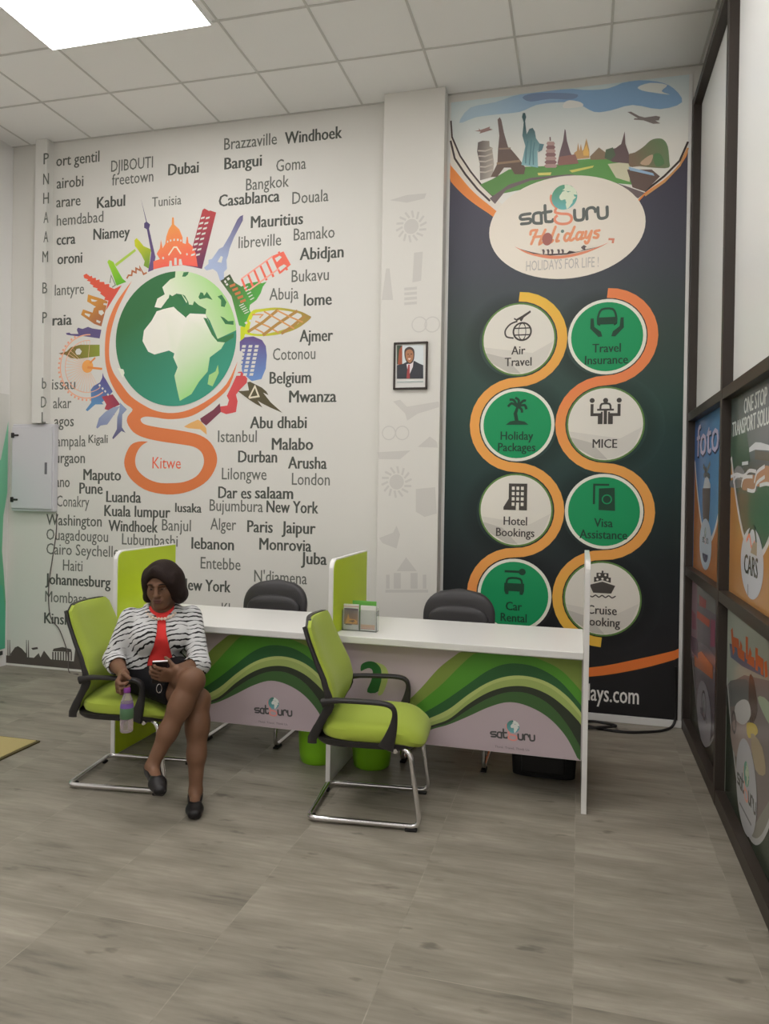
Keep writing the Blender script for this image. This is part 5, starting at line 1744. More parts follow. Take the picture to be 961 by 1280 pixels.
a.build('heading_lettering', M_POS, o)
WH = KQ(198, 200, 204)
a.poly(Q(a, S6p, [(700, 730), (770, 665), (830, 668), (1000, 720), (1300, 760), (1300, 830), (923, 760), (770, 750), (700, 780)]), WH, 3)
a.poly(Q(a, S6p, [(765, 755), (1300, 800), (1300, 950), (923, 880), (765, 860)]), KQ(96, 92, 84), 4)
for q, c in (([(520, 1020), (560, 940), (610, 950), (650, 1020), (640, 1100), (520, 1110)], KQ(126, 128, 130)), ([(620, 1170), (650, 1060), (760, 1040), (780, 1110), (760, 1200), (640, 1215)], KQ(152, 118, 98)),
             ([(770, 1100), (800, 1000), (880, 935), (960, 960), (1000, 1080), (900, 1150), (790, 1170)], KQ(166, 128, 106)), ([(480, 1110), (560, 1090), (620, 1110), (600, 1180), (490, 1180)], KQ(104, 106, 108)),
             ([(820, 1160), (1000, 1120), (1250, 1160), (1250, 1280), (830, 1270)], KQ(60, 92, 78))):
    a.poly(Q(a, S6p, q, 3), c, 4)
for q in ([(490, 1060), (560, 1030), (640, 1050), (700, 990), (780, 1000)], [(520, 1130), (550, 1060), (600, 1050)], [(610, 1180), (640, 1070), (740, 1060)], [(680, 1210), (760, 1220), (790, 1130), (880, 1060)], [(820, 1160), (900, 1140), (1000, 1160), (1150, 1150)], [(620, 910), (690, 900)], [(760, 1130), (790, 1010), (880, 940)]):
    a.stroke(Q(a, S6p, q, 3, False), 0.016, WH, 5)
a.build('vehicle_print', M_POS, o)
rx = (a.px(zoomed(*S7p, [(668, 740)]))[0][0]-a.px(zoomed(*S7p, [(466, 740)]))[0][0])/2
ry = (a.px(zoomed(*S7p, [(567, 422)]))[0][1]-a.px(zoomed(*S7p, [(567, 1060)]))[0][1])/2
a.disc(oc, rx, KQ(178, 180, 186), 7, 48, ry=ry)
ca, cb = a.px(zoomed(*S7p, [(502, 850)]))[0], a.px(zoomed(*S7p, [(622, 850)]))[0]
a.text('CARS', ca[0], cb[0], oc[1]-0.055, 0.085, KQ(62, 70, 66), 8, 0.03)
a.stroke(catmull([(oc[0]-0.09, oc[1]+0.10), (oc[0]-0.02, oc[1]+0.155), (oc[0]+0.05, oc[1]+0.15), (oc[0]+0.09, oc[1]+0.08)], 6), 0.02, KQ(70, 70, 68), 8)
a.stroke(catmull([(oc[0]-0.11, oc[1]+0.09), (oc[0]-0.05, oc[1]+0.12), (oc[0]+0.0, oc[1]+0.07), (oc[0]+0.06, oc[1]+0.10)], 6), 0.018, KQ(214, 130, 110), 9)
a.poly([(oc[0]-0.02, oc[1]+0.045), (oc[0]+0.02, oc[1]+0.09), (oc[0]+0.10, oc[1]+0.10), (oc[0]+0.10, oc[1]+0.04)], KQ(150, 138, 120), 9)
a.stroke([(oc[0]-0.06, oc[1]-0.10), (oc[0]-0.055, oc[1]-0.15)], 0.012, KQ(110, 110, 112), 9)
a.build('oval_badge_print', M_POS, o)

# lower far poster
o, a = poster(Y1a, Y1b, ZD0, ZD1, 'grey and pink poster with red bands, low beside the dark green banner')
u0, u1, v0, v1 = a.box_
full(a, a.grad(KQ(116, 108, 110), (u0, v1), KQ(96, 88, 96), (u1, v0)))
a.poly(Q(a, S8p, [(190, 500), (250, 560), (250, 1271), (180, 1271)]), KQ(140, 116, 124), 2)
a.poly(Q(a, S8p, [(250, 560), (440, 660), (430, 860), (250, 740)]), KQ(120, 118, 116), 2)
c3 = a.px(zoomed(*S5p, [(70, 640)]))[0]
sweep(a, c3[1]-0.12, 0, 0.45, 0.02, KQ(52, 52, 44), KQ(140, 138, 138), 3)
a.build('background_print', M_POS, o)
for q, c in (([(270, 660), (340, 720), (335, 800), (270, 770)], KQ(150, 80, 76)), ([(250, 820), (375, 915), (370, 990), (248, 890)], KQ(168, 82, 62)), ([(190, 800), (235, 860), (240, 1010), (200, 1000)], KQ(140, 92, 104)), ([(385, 900), (430, 920), (425, 1180), (380, 1180)], KQ(136, 78, 96))):
    a.poly(Q(a, S8p, q), c, 4)
for q, c in (([(28, 350), (60, 335), (110, 400), (110, 460), (60, 420), (30, 400)], KQ(176, 106, 72)), ([(10, 260), (40, 280), (45, 370), (15, 330)], KQ(110, 88, 100))):
    a.poly(Q(a, S5p, q), c, 4)
a.build('band_print', M_POS, o)
rx = (a.px(zoomed(*S5p, [(100, 640)]))[0][0]-a.px(zoomed(*S5p, [(36, 640)]))[0][0])/2
c3 = (c3[0], max(c3[1], v0+0.2))
a.disc(c3, rx, KQ(138, 134, 140), 6, 36, ry=0.185)
a.ring((c3[0], c3[1]+0.05), 0.07, 0.085, KQ(92, 84, 88), 7)
firm_mark(a, (c3[0], c3[1]+0.04), 0.4, KQ(98, 92, 96), KQ(150, 116, 112), KQ(104, 112, 112), KQ(146, 146, 146), 7)
a.build('oval_badge_print', M_POS, o)

# lower near poster
o, a = poster(Y2a, Y2b, ZD0, ZD1, 'pale green poster with orange lettering and an oval badge, lowest in the near column')
u0, u1, v0, v1 = a.box_
full(a, a.grad(KQ(150, 158, 146), (u0, v1), KQ(110, 102, 96), (u1, v0)))
a.poly(Q(a, S5p, [(160, 470), (250, 440), (380, 470), (420, 900), (300, 1100), (200, 900), (165, 600)]), KQ(112, 104, 100), 2)
a.poly(Q(a, S5p, [(160, 480), (260, 460), (280, 540), (200, 580), (160, 560)], 3), KQ(96, 98, 96), 3)
c4 = a.px(zoomed(*S5p, [(257, 1015)]))[0]
sweep(a, c4[1]-0.10, 0, 0.55, 0.026, KQ(40, 52, 42), KQ(158, 158, 156), 3)
a.build('background_print', M_POS, o)
a.poly(Q(a, S5p, [(185, 300), (215, 310), (330, 400), (340, 450), (240, 400), (190, 360)]), KQ(86, 92, 108), 4)
for q in ([(195, 235), (200, 300), (205, 345)], [(200, 290), (222, 300), (226, 350)], [(238, 300), (232, 345), (252, 360)], [(262, 270), (262, 370)], [(280, 330), (272, 372), (296, 386)], [(306, 320), (306, 420)], [(306, 370), (330, 390), (330, 440)], [(345, 380), (350, 450)]):
    a.stroke(Q(a, S5p, q), 0.045, KQ(168, 88, 52), 5)
a.build('lettering', M_POS, o)
for q, c in (([(210, 580), (240, 550), (270, 560), (280, 620), (250, 660), (215, 640)], KQ(170, 168, 164)), ([(190, 660), (250, 640), (290, 700), (280, 800), (210, 800)], KQ(140, 126, 120)),
             ([(275, 440), (295, 470), (310, 600), (280, 660), (270, 560)], KQ(84, 70, 62)), ([(262, 655), (300, 660), (310, 700), (270, 720)], KQ(176, 156, 76)), ([(280, 700), (330, 760), (345, 880), (300, 860)], KQ(146, 132, 108)), ([(310, 540), (360, 560), (400, 700), (350, 640)], KQ(140, 150, 128))):
    a.poly(Q(a, S5p, q, 3), c, 5)
a.ring(Q(a, S5p, [(205, 650)])[0], 0.04, 0.055, KQ(88, 80, 78), 6)
a.build('guide_print', M_POS, o)
c4 = (c4[0], max(c4[1], v0+0.21))
rx = (a.px([(946, 1010)])[0][0]-a.px([(919.6, 1000)])[0][0])/2
a.disc(c4, rx, KQ(158, 158, 160), 7, 44, ry=0.205)
firm_mark(a, (c4[0]+0.01, c4[1]+0.06), 0.62, KQ(84, 88, 86), KQ(200, 138, 124), KQ(96, 136, 120), KQ(160, 172, 150), 8)
a.stroke([(c4[0]-0.12, c4[1]-0.12), (c4[0]+0.12, c4[1]-0.12)], 0.010, KQ(110, 110, 112), 8)
a.build('oval_badge_print', M_POS, o)

# ================================================================== THE SEATED WOMAN
class Field:
    """signed distance field on a grid; shapes melt together and come out as one continuous surface"""

    def __init__(s, lo, hi, h):
        s.lo, s.h = np.array(lo, float), h
        s.n = np.ceil((np.array(hi)-s.lo)/h).astype(int)+1
        s.F = np.full(s.n, 1.0, np.float32)

    def region(s, lo, hi, pad):
        a = np.clip(np.floor((np.array(lo)-pad-s.lo)/s.h).astype(int), 0, s.n)
        b = np.clip(np.ceil((np.array(hi)+pad-s.lo)/s.h).astype(int)+1, 0, s.n)
        ax = [s.lo[i]+s.h*np.arange(a[i], b[i]) for i in range(3)]
        X, Y, Zz = np.meshgrid(*ax, indexing='ij')
        return tuple(slice(a[i], b[i]) for i in range(3)), np.stack([X, Y, Zz], -1)

    def mix(s, sl, d, k, op='add'):
        A = s.F[sl]
        d = d.astype(np.float32)
        if op == 'add':
            if k > 0:
                h = np.clip(0.5+0.5*(A-d)/k, 0, 1)
                s.F[sl] = A*(1-h)+d*h-k*h*(1-h)
            else:
                s.F[sl] = np.minimum(A, d)
        elif op == 'cut':
            if k > 0:
                h = np.clip(0.5-0.5*(A+d)/k, 0, 1)
                s.F[sl] = A*(1-h)+(-d)*h+k*h*(1-h)
            else:
                s.F[sl] = np.maximum(A, -d)

    def cone(s, a, b, ra, rb, k=0.02, op='add', grow=0.0):
        a, b = np.array(a, float), np.array(b, float)
        ra, rb = ra+grow, rb+grow
        R = max(ra, rb)
        sl, P = s.region(np.minimum(a, b)-R, np.maximum(a, b)+R, 0.05)
        if P.size == 0: return
        ab = b-a
        t = np.clip(((P-a)@ab)/max(1e-9, ab@ab), 0, 1)
        d = np.linalg.norm(P-a-t[..., None]*ab, axis=-1)-(ra+(rb-ra)*t)
        s.mix(sl, d, k, op)

    def ell(s, c, r, M=None, k=0.02, op='add', grow=0.0):
        c, r = np.array(c, float), np.array(r, float)+grow
        M = np.eye(3) if M is None else np.array(M)
        R = r.max()
        sl, P = s.region(c-R, c+R, 0.05)
        if P.size == 0: return
        q = (P-c)@M.T
        k0 = np.linalg.norm(q/r, axis=-1)
        k1 = np.linalg.norm(q/(r*r), axis=-1)
        d = k0*(k0-1)/np.maximum(k1, 1e-6)
        s.mix(sl, d, k, op)

    def mesh(s, smooth=1):
        F, h = s.F, s.h
        S = F < 0
        nx, ny, nz = s.n
        c = np.zeros((nx-1, ny-1, nz-1), np.int8)
        for i in (0, 1):
            for j in (0, 1):
                for k in (0, 1):
                    c += S[i:nx-1+i, j:ny-1+j, k:nz-1+k]
        act = (c > 0) & (c < 8)
        idx = np.full(act.shape, -1, np.int64)
        cells = np.argwhere(act)
        idx[act] = np.arange(len(cells))
        acc = np.zeros((len(cells), 3)); cnt = np.zeros(len(cells))
        for ax in range(3):
            o1, o2 = [q for q in range(3) if q != ax]
            for u in (0, 1):
                for v in (0, 1):
                    p0 = cells.copy(); p0[:, o1] += u; p0[:, o2] += v
                    p1 = p0.copy(); p1[:, ax] += 1
                    f0 = F[p0[:, 0], p0[:, 1], p0[:, 2]]; f1 = F[p1[:, 0], p1[:, 1], p1[:, 2]]
                    m = (f0 < 0) != (f1 < 0)
                    t = f0[m]/(f0[m]-f1[m])
                    q = p0[m].astype(float)
                    q[:, ax] += t
                    acc[m] += q; cnt[m] += 1
        V = acc/cnt[:, None]
        faces = []
        for ax in range(3):
            o1, o2 = (ax+1) % 3, (ax+2) % 3
            A = np.take(S, range(0, s.n[ax]-1), axis=ax)
            B = np.take(S, range(1, s.n[ax]), axis=ax)
            e = np.argwhere(A != B)
            ok = (e[:, o1] > 0) & (e[:, o2] > 0) & (e[:, o1] < s.n[o1]-1) & (e[:, o2] < s.n[o2]-1)
            e = e[ok]
            fl = A[e[:, 0], e[:, 1], e[:, 2]]
            qs = []
            for u, v in ((-1, -1), (0, -1), (0, 0), (-1, 0)):
                q = e.copy(); q[:, o1] += u; q[:, o2] += v
                qs.append(idx[q[:, 0], q[:, 1], q[:, 2]])
            Q = np.stack(qs, 1)
            Q[~fl] = Q[~fl][:, ::-1]
            faces.append(Q)
        Fc = np.concatenate(faces)
        for _ in range(smooth):
            sm = np.zeros_like(V); n = np.zeros(len(V))
            for i in range(4):
                a, b = Fc[:, i], Fc[:, (i+1) % 4]
                np.add.at(sm, a, V[b]); np.add.at(n, a, 1)
                np.add.at(sm, b, V[a]); np.add.at(n, b, 1)
            V = 0.5*V+0.5*sm/np.maximum(n, 1)[:, None]
        return s.lo+V*h, Fc

    def build(s, name, m, parent, smooth=1):
        V, Fc = s.mesh(smooth)
        return obj(name, V, Fc, m, parent, world=True, smooth=True)


def nv(v):
    v = np.array(v, float)
    return v/np.linalg.norm(v)


woman = tag(empty('person', (-2.20, 3.50, 0)), 'woman in a black and white striped jacket, red top and black skirt seated cross-legged', 'person')
M_SKIN = mat('brown_skin', C(106, 76, 57, 1.2), 0.5, spec=0.4)
M_HAIR = mat('dark_hair', C(38, 27, 24, 1.0), 0.6, spec=0.18, bump=(160, 0.5))

TF = nv((0.55, -0.83, 0)); TL = nv((0.83, 0.55, 0)); UP = np.array([0, 0, 1.0])   # torso: forward, her left
PEL = np.array([-2.215, 3.545, 0.580])
SHC = np.array([-2.160, 3.525, 0.890])
LSH, RSH = SHC+TL*0.155, SHC-TL*0.152
REL, RWR = np.array([-2.352, 3.385, 0.674]), np.array([-2.172, 3.215, 0.648])
LEL, LWR = np.array([-1.905, 3.49, 0.655]), np.array([-1.935, 3.315, 0.668])
LHIP, RHIP = PEL+np.array([0.055, 0.065, 0]), PEL+np.array([-0.030, -0.064, 0])
KA, AA = np.array([-1.845, 3.300, 0.622]), np.array([-1.972, 3.160, 0.240])
KB, AB = np.array([-1.850, 3.375, 0.505]), np.array([-1.815, 3.300, 0.085])
# head frame
hyaw = math.radians(-77)
HFv = nv((math.cos(hyaw), math.sin(hyaw), -0.22))
HL = nv(np.cross(UP, HFv)); HU = np.cross(HFv, HL)
HL = nv(HL*1.0+HU*0.04); HU = np.cross(HFv, HL)
HC = np.array([-2.128, 3.475, 1.062])
HM = np.stack([HL, HFv, HU])


def hp(x, y, z):
    return HC+HL*x+HFv*y+HU*z


TP = [(0.50, 0.155, 0.120, 0.0), (0.56, 0.162, 0.132, 0.0), (0.62, 0.150, 0.126, 0.004), (0.70, 0.142, 0.120, 0.008), (0.79, 0.156, 0.124, 0.012), (0.85, 0.158, 0.112, 0.006), (0.89, 0.150, 0.094, -0.004), (0.918, 0.122, 0.076, -0.012), (0.940, 0.085, 0.062, -0.012), (0.960, 0.062, 0.055, -0.008)]


def torso(f, grow, z0, z1, k=0.02, widen=0.0):
    zz = np.array([p[0] for p in TP])
    lo = np.array([-2.50, 3.25, z0]); hi = np.array([-1.85, 3.80, z1])
    sl, P = f.region(lo, hi, 0.02)
    z = P[..., 2]
    a = np.interp(z, zz, [p[1] for p in TP])+grow+widen*np.clip((0.72-z)/0.15, 0, 1)
    b = np.interp(z, zz, [p[2] for p in TP])+grow+widen*np.clip((0.72-z)/0.15, 0, 1)
    t = np.clip((z-PEL[2])/(SHC[2]-PEL[2]), -0.3, 1.4)
    cx = PEL[0]+(SHC[0]-PEL[0])*t; cy = PEL[1]+(SHC[1]-PEL[1])*t
    o = np.interp(z, zz, [p[3] for p in TP])
    dx, dy = P[..., 0]-cx, P[..., 1]-cy
    l = dx*TL[0]+dy*TL[1]
    w = dx*TF[0]+dy*TF[1]-o
    d = (np.sqrt((l/a)**2+(w/b)**2)-1)*np.minimum(a, b)
    d = np.maximum(d, np.maximum(z0-z, z-z1))
    f.mix(sl, d, k)


def bust(f, grow, k):
    for sgn in (-1, 1):
        f.ell(SHC+TL*(0.074*sgn)+TF*0.082+UP*(-0.095), (0.062, 0.056, 0.066), None, k, grow=grow)


def hand(f, W0, d, n, curls, spread, thumb, scale=1.0):
    """five unequal bent fingers on a palm: d towards the knuckles, n out of the palm"""
    d = nv(d); n = nv(np.array(n)-d*np.dot(n, d)); s_ = np.cross(d, n)      # s_: across, towards the little finger if thumb < 0
    s_ = s_*thumb                                                            # now towards the thumb
    L = 0.080*scale
    for q in (-0.030, -0.010, 0.010, 0.028):
        f.cone(W0+s_*q*0.55, W0+d*L*(1.0-abs(q-0.004)*2.2)+s_*q*1.05, 0.016, 0.0135, 0.012)
    f.cone(W0+s_*0.018+d*0.012+n*0.004, W0+s_*0.026+d*0.045+n*0.010, 0.017, 0.014, 0.012)
    tips = []
    for i, (q, ln) in enumerate(((0.031, 0.068), (0.0105, 0.076), (-0.0105, 0.070), (-0.030, 0.055))):
        p = W0+d*L*(1.0-abs(q-0.004)*2.2)+s_*q*1.05
        a = 0.0
        r = 0.0098 if i < 3 else 0.0086
        for j, fr in enumerate((0.44, 0.32, 0.24)):
            a += math.radians(curls[i][j])
            v = d*math.cos(a)+n*math.sin(a)+s_*math.radians(spread)*(q/0.03)
            e = p+nv(v)*ln*fr*scale
            f.cone(p, e, r, r*0.93, 0.004)
            p, r = e, r*0.93
        tips.append(p)
    # thumb from the side of the palm
    p = W0+s_*0.026+d*0.024+n*0.006
    for v, ln, r in ((s_*0.75+d*0.55+n*0.35, 0.036, 0.0125), (s_*0.25+d*0.65+n*0.62, 0.030, 0.0112), (d*0.55+n*0.8-s_*0.15, 0.024, 0.0098)):
        e = p+nv(v)*ln*scale
        f.cone(p, e, r, r*0.92, 0.006)
        p = e
    return tips


# ---- body
HR = 0.0042
bd = Field((-2.50, 2.98, 0.0), (-1.68, 3.78, 1.24), HR)
torso(bd, -0.004, 0.50, 0.985)
bust(bd, -0.004, 0.03)
bd.ell(PEL, (0.165, 0.135, 0.092), np.stack([TL, TF, UP]), 0.03)
bd.cone(SHC+UP*0.035-TF*0.008, hp(0, -0.02, -0.075), 0.056, 0.050, 0.03)          # neck
# head
bd.ell(hp(0, -0.014, 0.028), (0.077, 0.088, 0.088), HM, 0.015)
bd.ell(hp(0, 0.018, -0.046), (0.063, 0.062, 0.060), HM, 0.03)
bd.cone(hp(-0.012, 0.058, -0.088), hp(0.012, 0.058, -0.088), 0.021, 0.021, 0.025)
for x in (-1, 1):
    bd.ell(hp(0.037*x, 0.044, -0.024), (0.027, 0.026, 0.028), HM, 0.02)
    bd.cone(hp(0.012*x, 0.080, 0.030), hp(0.044*x, 0.066, 0.030), 0.010, 0.009, 0.012)
    bd.ell(hp(0.030*x, 0.088, 0.010), (0.017, 0.014, 0.011), HM, 0.012, 'cut')
    bd.ell(hp(0.075*x, -0.004, -0.005), (0.009, 0.020, 0.030), HM, 0.008)
bd.cone(hp(0, 0.082, 0.020), hp(0, 0.100, -0.022), 0.0085, 0.0125, 0.010)
for x in (-1, 1):
    bd.cone(hp(0.004*x, 0.094, -0.024), hp(0.014*x, 0.086, -0.026), 0.009, 0.0085, 0.006)
bd.ell(hp(0, 0.076, -0.055), (0.028, 0.016, 0.018), HM, 0.012)
bd.ell(hp(0, 0.094, -0.0565), (0.024, 0.010, 0.0022), HM, 0.004, 'cut')
# arms
for S_, E_, W_ in ((LSH, LEL, LWR), (RSH, REL, RWR)):
    bd.cone(S_, E_, 0.050, 0.040, 0.03)
    bd.cone(E_, E_+(W_-E_)*0.35, 0.040, 0.038, 0.02)
    bd.cone(E_+(W_-E_)*0.35, W_, 0.038, 0.0245, 0.02)
# right hand round the neck of the bottle
BOT = np.array([-2.095, 3.129, 0.0])
CAPZ = 0.598
rd = nv((0.22, -0.86, -0.42)); rn = nv((0.86, 0.30, -0.05))
bd.cone(RWR, RWR+rd*0.03, 0.0245, 0.020, 0.012)
hand(bd, RWR+rd*0.008, rd, rn, [(38, 62, 45), (42, 66, 45), (46, 66, 45), (50, 66, 45)], 2, 1)
# left hand under the phone
PHC = np.array([-2.020, 3.292, 0.655])
PN = nv(-TF*0.86+UP*0.50)               # screen side
PLn = nv(TF*0.50+UP*0.86)               # long side, up towards the viewer
ld = nv(-TL*0.93+PLn*0.30)
lw = PHC+TL*0.085-PLn*0.020-PN*0.020
bd.cone(LWR, lw, 0.0245, 0.021, 0.015)
hand(bd, lw, ld, PN, [(0, 10, 62), (0, 10, 66), (0, 12, 66), (0, 20, 60)], 3, -1)
# legs
bd.cone(LHIP, KA, 0.092, 0.062, 0.02)
bd.cone(KA, KA+(AA-KA)*0.3, 0.059, 0.056, 0.02)
bd.cone(KA+(AA-KA)*0.26, KA+(AA-KA)*0.62, 0.057, 0.044, 0.03)
bd.cone(KA+(AA-KA)*0.6, AA, 0.044, 0.031, 0.03)
bd.ell(KA+np.array([0.012, -0.012, 0.012]), (0.050, 0.050, 0.052), None, 0.03)
bd.cone(RHIP, KB, 0.092, 0.062, 0.02)
bd.cone(KB, KB+(AB-KB)*0.3, 0.058, 0.056, 0.02)
bd.cone(KB+(AB-KB)*0.26, KB+(AB-KB)*0.62, 0.057, 0.044, 0.03)
bd.cone(KB+(AB-KB)*0.6, AB, 0.044, 0.031, 0.03)
# feet: heel, ball, toes
FA = dict(h=AA+np.array([-0.012, 0.020, -0.035]), b=AA+np.array([0.083, -0.085, -0.045]), t=AA+np.array([0.118, -0.122, -0.058]))
FB = dict(h=AB+np.array([-0.018, 0.030, -0.050]), b=np.array([-1.772, 3.215, 0.030]), t=np.array([-1.752, 3.178, 0.026]))


def foot(f, A_, ft, grow, k=0.02):
    sd = nv(np.cross(ft['b']-ft['h'], UP))
    f.cone(A_, ft['h'], 0.031, 0.029, k, grow=grow)
    f.cone(A_+np.array([0, 0, -0.012]), ft['b']+np.array([0, 0, 0.004]), 0.030, 0.022, k, grow=grow)
    f.cone(ft['h'], ft['b'], 0.028, 0.026, k, grow=grow)
    f.cone(ft['b']-sd*0.014, ft['t']-sd*0.010, 0.024, 0.018, k, grow=grow)
    f.cone(ft['b']+sd*0.014, ft['t']+sd*0.010, 0.024, 0.017, k, grow=grow)


foot(bd, AA, FA, -0.002)
foot(bd, AB, FB, -0.002)
sl = (slice(None), slice(None), slice(0, 2))
bd.F[sl] = np.maximum(bd.F[sl], 0.001)
bd.build('body', M_SKIN, woman)

# ---- face details
M_EYE = mat('eye_white', C(150, 136, 124), 0.25)
M_IRIS = mat('eye_dark', C(40, 28, 24), 0.2)
M_LIP = mat('lip', C(94, 54, 48, 1.1), 0.45)


def ellipsoid(mb, c, r, M, n=12):
    rings = []
    for i in range(1, n):
        a = math.pi*i/n
        ring = []
        for j in range(2*n):
            b = math.pi*j/n
            q = np.array([r[0]*math.sin(a)*math.cos(b), r[1]*math.cos(a), r[2]*math.sin(a)*math.sin(b)])
            ring.append(tuple(np.array(c)+M.T @ q))
        rings.append(ring)
    mb.loft(rings)


for x in (-1, 1):
    e = MB(); ellipsoid(e, hp(0.030*x, 0.0735, 0.009), (0.0125, 0.009, 0.0046), HM)
    eo = e.build('eye', M_EYE, woman, world=True)
    e = MB(); ellipsoid(e, hp(0.029*x, 0.0805, 0.008), (0.0062, 0.0046, 0.0046), HM, 8)
    e.build('iris', M_IRIS, eo, world=True)
    e = MB()
    e.tube([hp(0.016*x, 0.087, 0.033), hp(0.029*x, 0.087, 0.037), hp(0.046*x, 0.074, 0.031)], [0.0030, 0.0036, 0.0018], 8)
    e.build('eyebrow', M_HAIR, woman, world=True)
    e = MB()
    e.tube([hp(0.017*x, 0.080, 0.011), hp(0.030*x, 0.0855, 0.0155), hp(0.043*x, 0.074, 0.011)], [0.0018, 0.0024, 0.0016], 8)
    e.build('eyelid', M_SKIN, woman, world=True)
e = MB()
ellipsoid(e, hp(0, 0.0845, -0.0505), (0.0235, 0.0095, 0.0058), HM)
ellipsoid(e, hp(0, 0.0835, -0.0625), (0.0205, 0.0095, 0.0066), HM)
e.build('lips', M_LIP, woman, world=True)

# ---- hair: a chin-length bob swept over her left cheek
hr = Field((-2.32, 3.28, 0.86), (-1.98, 3.68, 1.24), 0.004)
hr.ell(hp(0.004, -0.018, 0.040), (0.096, 0.106, 0.094), HM, 0.02)
hr.ell(hp(0.082, -0.012, -0.012), (0.040, 0.062, 0.092), HM, 0.035)
hr.ell(hp(0.088, -0.030, -0.064), (0.036, 0.046, 0.034), HM, 0.03)
hr.ell(hp(0.076, 0.030, 0.010), (0.022, 0.034, 0.066), HM, 0.03)
hr.ell(hp(-0.078, -0.012, -0.005), (0.026, 0.055, 0.085), HM, 0.035)
hr.ell(hp(-0.082, -0.010, -0.066), (0.024, 0.036, 0.026), HM, 0.025)
hr.ell(hp(0.008, -0.078, -0.040), (0.090, 0.048, 0.096), HM, 0.035)
hr.ell(hp(-0.010, 0.095, -0.018), (0.068, 0.078, 0.094), HM, 0.012, 'cut')
hr.ell(hp(0, 0.03, -0.16), (0.075, 0.09, 0.05), HM, 0.015, 'cut')
hr.cone(hp(-0.010, 0.058, 0.098), hp(0.072, 0.050, 0.030), 0.014, 0.012, 0.03)
hr.cone(hp(-0.008, 0.056, 0.098), hp(-0.068, 0.040, 0.045), 0.010, 0.009, 0.03)
hr.build('hair', M_HAIR, woman, 2)

# ---- red top
M_RED = mat('red_cloth', C(200, 56, 54, 1.45), 0.7, spec=0.2, bump=(90, 0.2))
bl = Field((-2.46, 3.30, 0.54), (-1.90, 3.76, 0.985), 0.0045)
torso(bl, 0.004, 0.57, 0.950)
bust(bl, 0.004, 0.03)
bl.ell(SHC+UP*0.078+TF*0.055, (0.054, 0.070, 0.050), None, 0.01, 'cut')
bl.build('blouse', M_RED, woman, 2)

# ---- striped jacket
M_JAC = mat('striped_jacket_cloth', (0.7, 0.7, 0.7), 0.75, spec=0.15)
nt = M_JAC.node_tree
N, Lk = nt.nodes, nt.links
tc = N.new('ShaderNodeTexCoord')
mp = N.new('ShaderNodeMapping')
mp.inputs['Scale'].default_value = (1, 1, 1)
mp.inputs['Rotation'].default_value = (0.5, 0.45, 0)
wv = N.new('ShaderNodeTexWave')
wv.wave_type, wv.bands_direction = 'BANDS', 'Z'
wv.inputs['Scale'].default_value = 13.0
wv.inputs['Distortion'].default_value = 5.0
wv.inputs['Detail'].default_value = 2.5
wv.inputs['Detail Scale'].default_value = 1.2
ns = N.new('ShaderNodeTexNoise')
ns.inputs['Scale'].default_value = 17
ns.inputs['Detail'].default_value = 2
ad = N.new('ShaderNodeMath'); ad.operation = 'MULTIPLY_ADD'
ad.inputs[1].default_value = 1.05
cr = N.new('ShaderNodeValToRGB')
e_ = cr.color_ramp.elements
e_[0].position, e_[0].color = 1.06-0.10, (*C(190, 190, 190, 1.2), 1)
e_[1].position, e_[1].color = 1.0, (*C(34, 32, 34), 1)
sc_ = N.new('ShaderNodeMath'); sc_.operation = 'MULTIPLY'; sc_.inputs[1].default_value = 0.715
Lk.new(tc.outputs['Object'], mp.inputs['Vector'])
Lk.new(mp.outputs[0], wv.inputs['Vector'])
Lk.new(mp.outputs[0], ns.inputs['Vector'])
Lk.new(ns.outputs['Fac'], ad.inputs[0])
Lk.new(wv.outputs['Fac'], ad.inputs[2])
Lk.new(ad.outputs[0], sc_.inputs[0])
Lk.new(sc_.outputs[0], cr.inputs[0])
Lk.new(cr.outputs[0], nt.nodes['Principled BSDF'].inputs['Base Color'])

jk = Field((-2.50, 3.20, 0.48), (-1.78, 3.80, 1.00), 0.0045)
torso(jk, 0.015, 0.528, 0.960, 0.018, 0.006)
bust(jk, 0.014, 0.03)
for S_, E_, W_ in ((LSH, LEL, LWR), (RSH, REL, RWR)):
    jk.cone(S_+UP*(-0.008), E_, 0.060, 0.051, 0.022)
    jk.cone(E_, E_+(W_-E_)*0.36, 0.051, 0.054, 0.02)
# open cuffs
for E_, W_ in ((LEL, LWR), (REL, RWR)):
    v = nv(W_-E_)
    jk.cone(E_+(W_-E_)*0.36+v*0.050, E_+(W_-E_)*0.36+v*0.12, 0.052, 0.06, 0.0, 'cut')
    sl, P = jk.region(E_-0.2, E_+0.2, 0)
    t = (P-(E_+(W_-E_)*0.36+v*0.030))@v
    near = np.linalg.norm(P-(E_+(W_-E_)*0.36), axis=-1)-0.09
    jk.mix(sl, np.maximum(-t, near), 0.0, 'cut')
    jk.cone(E_+(W_-E_)*0.25, E_+(W_-E_)*0.36+v*0.09, 0.042, 0.046, 0.0, 'cut')
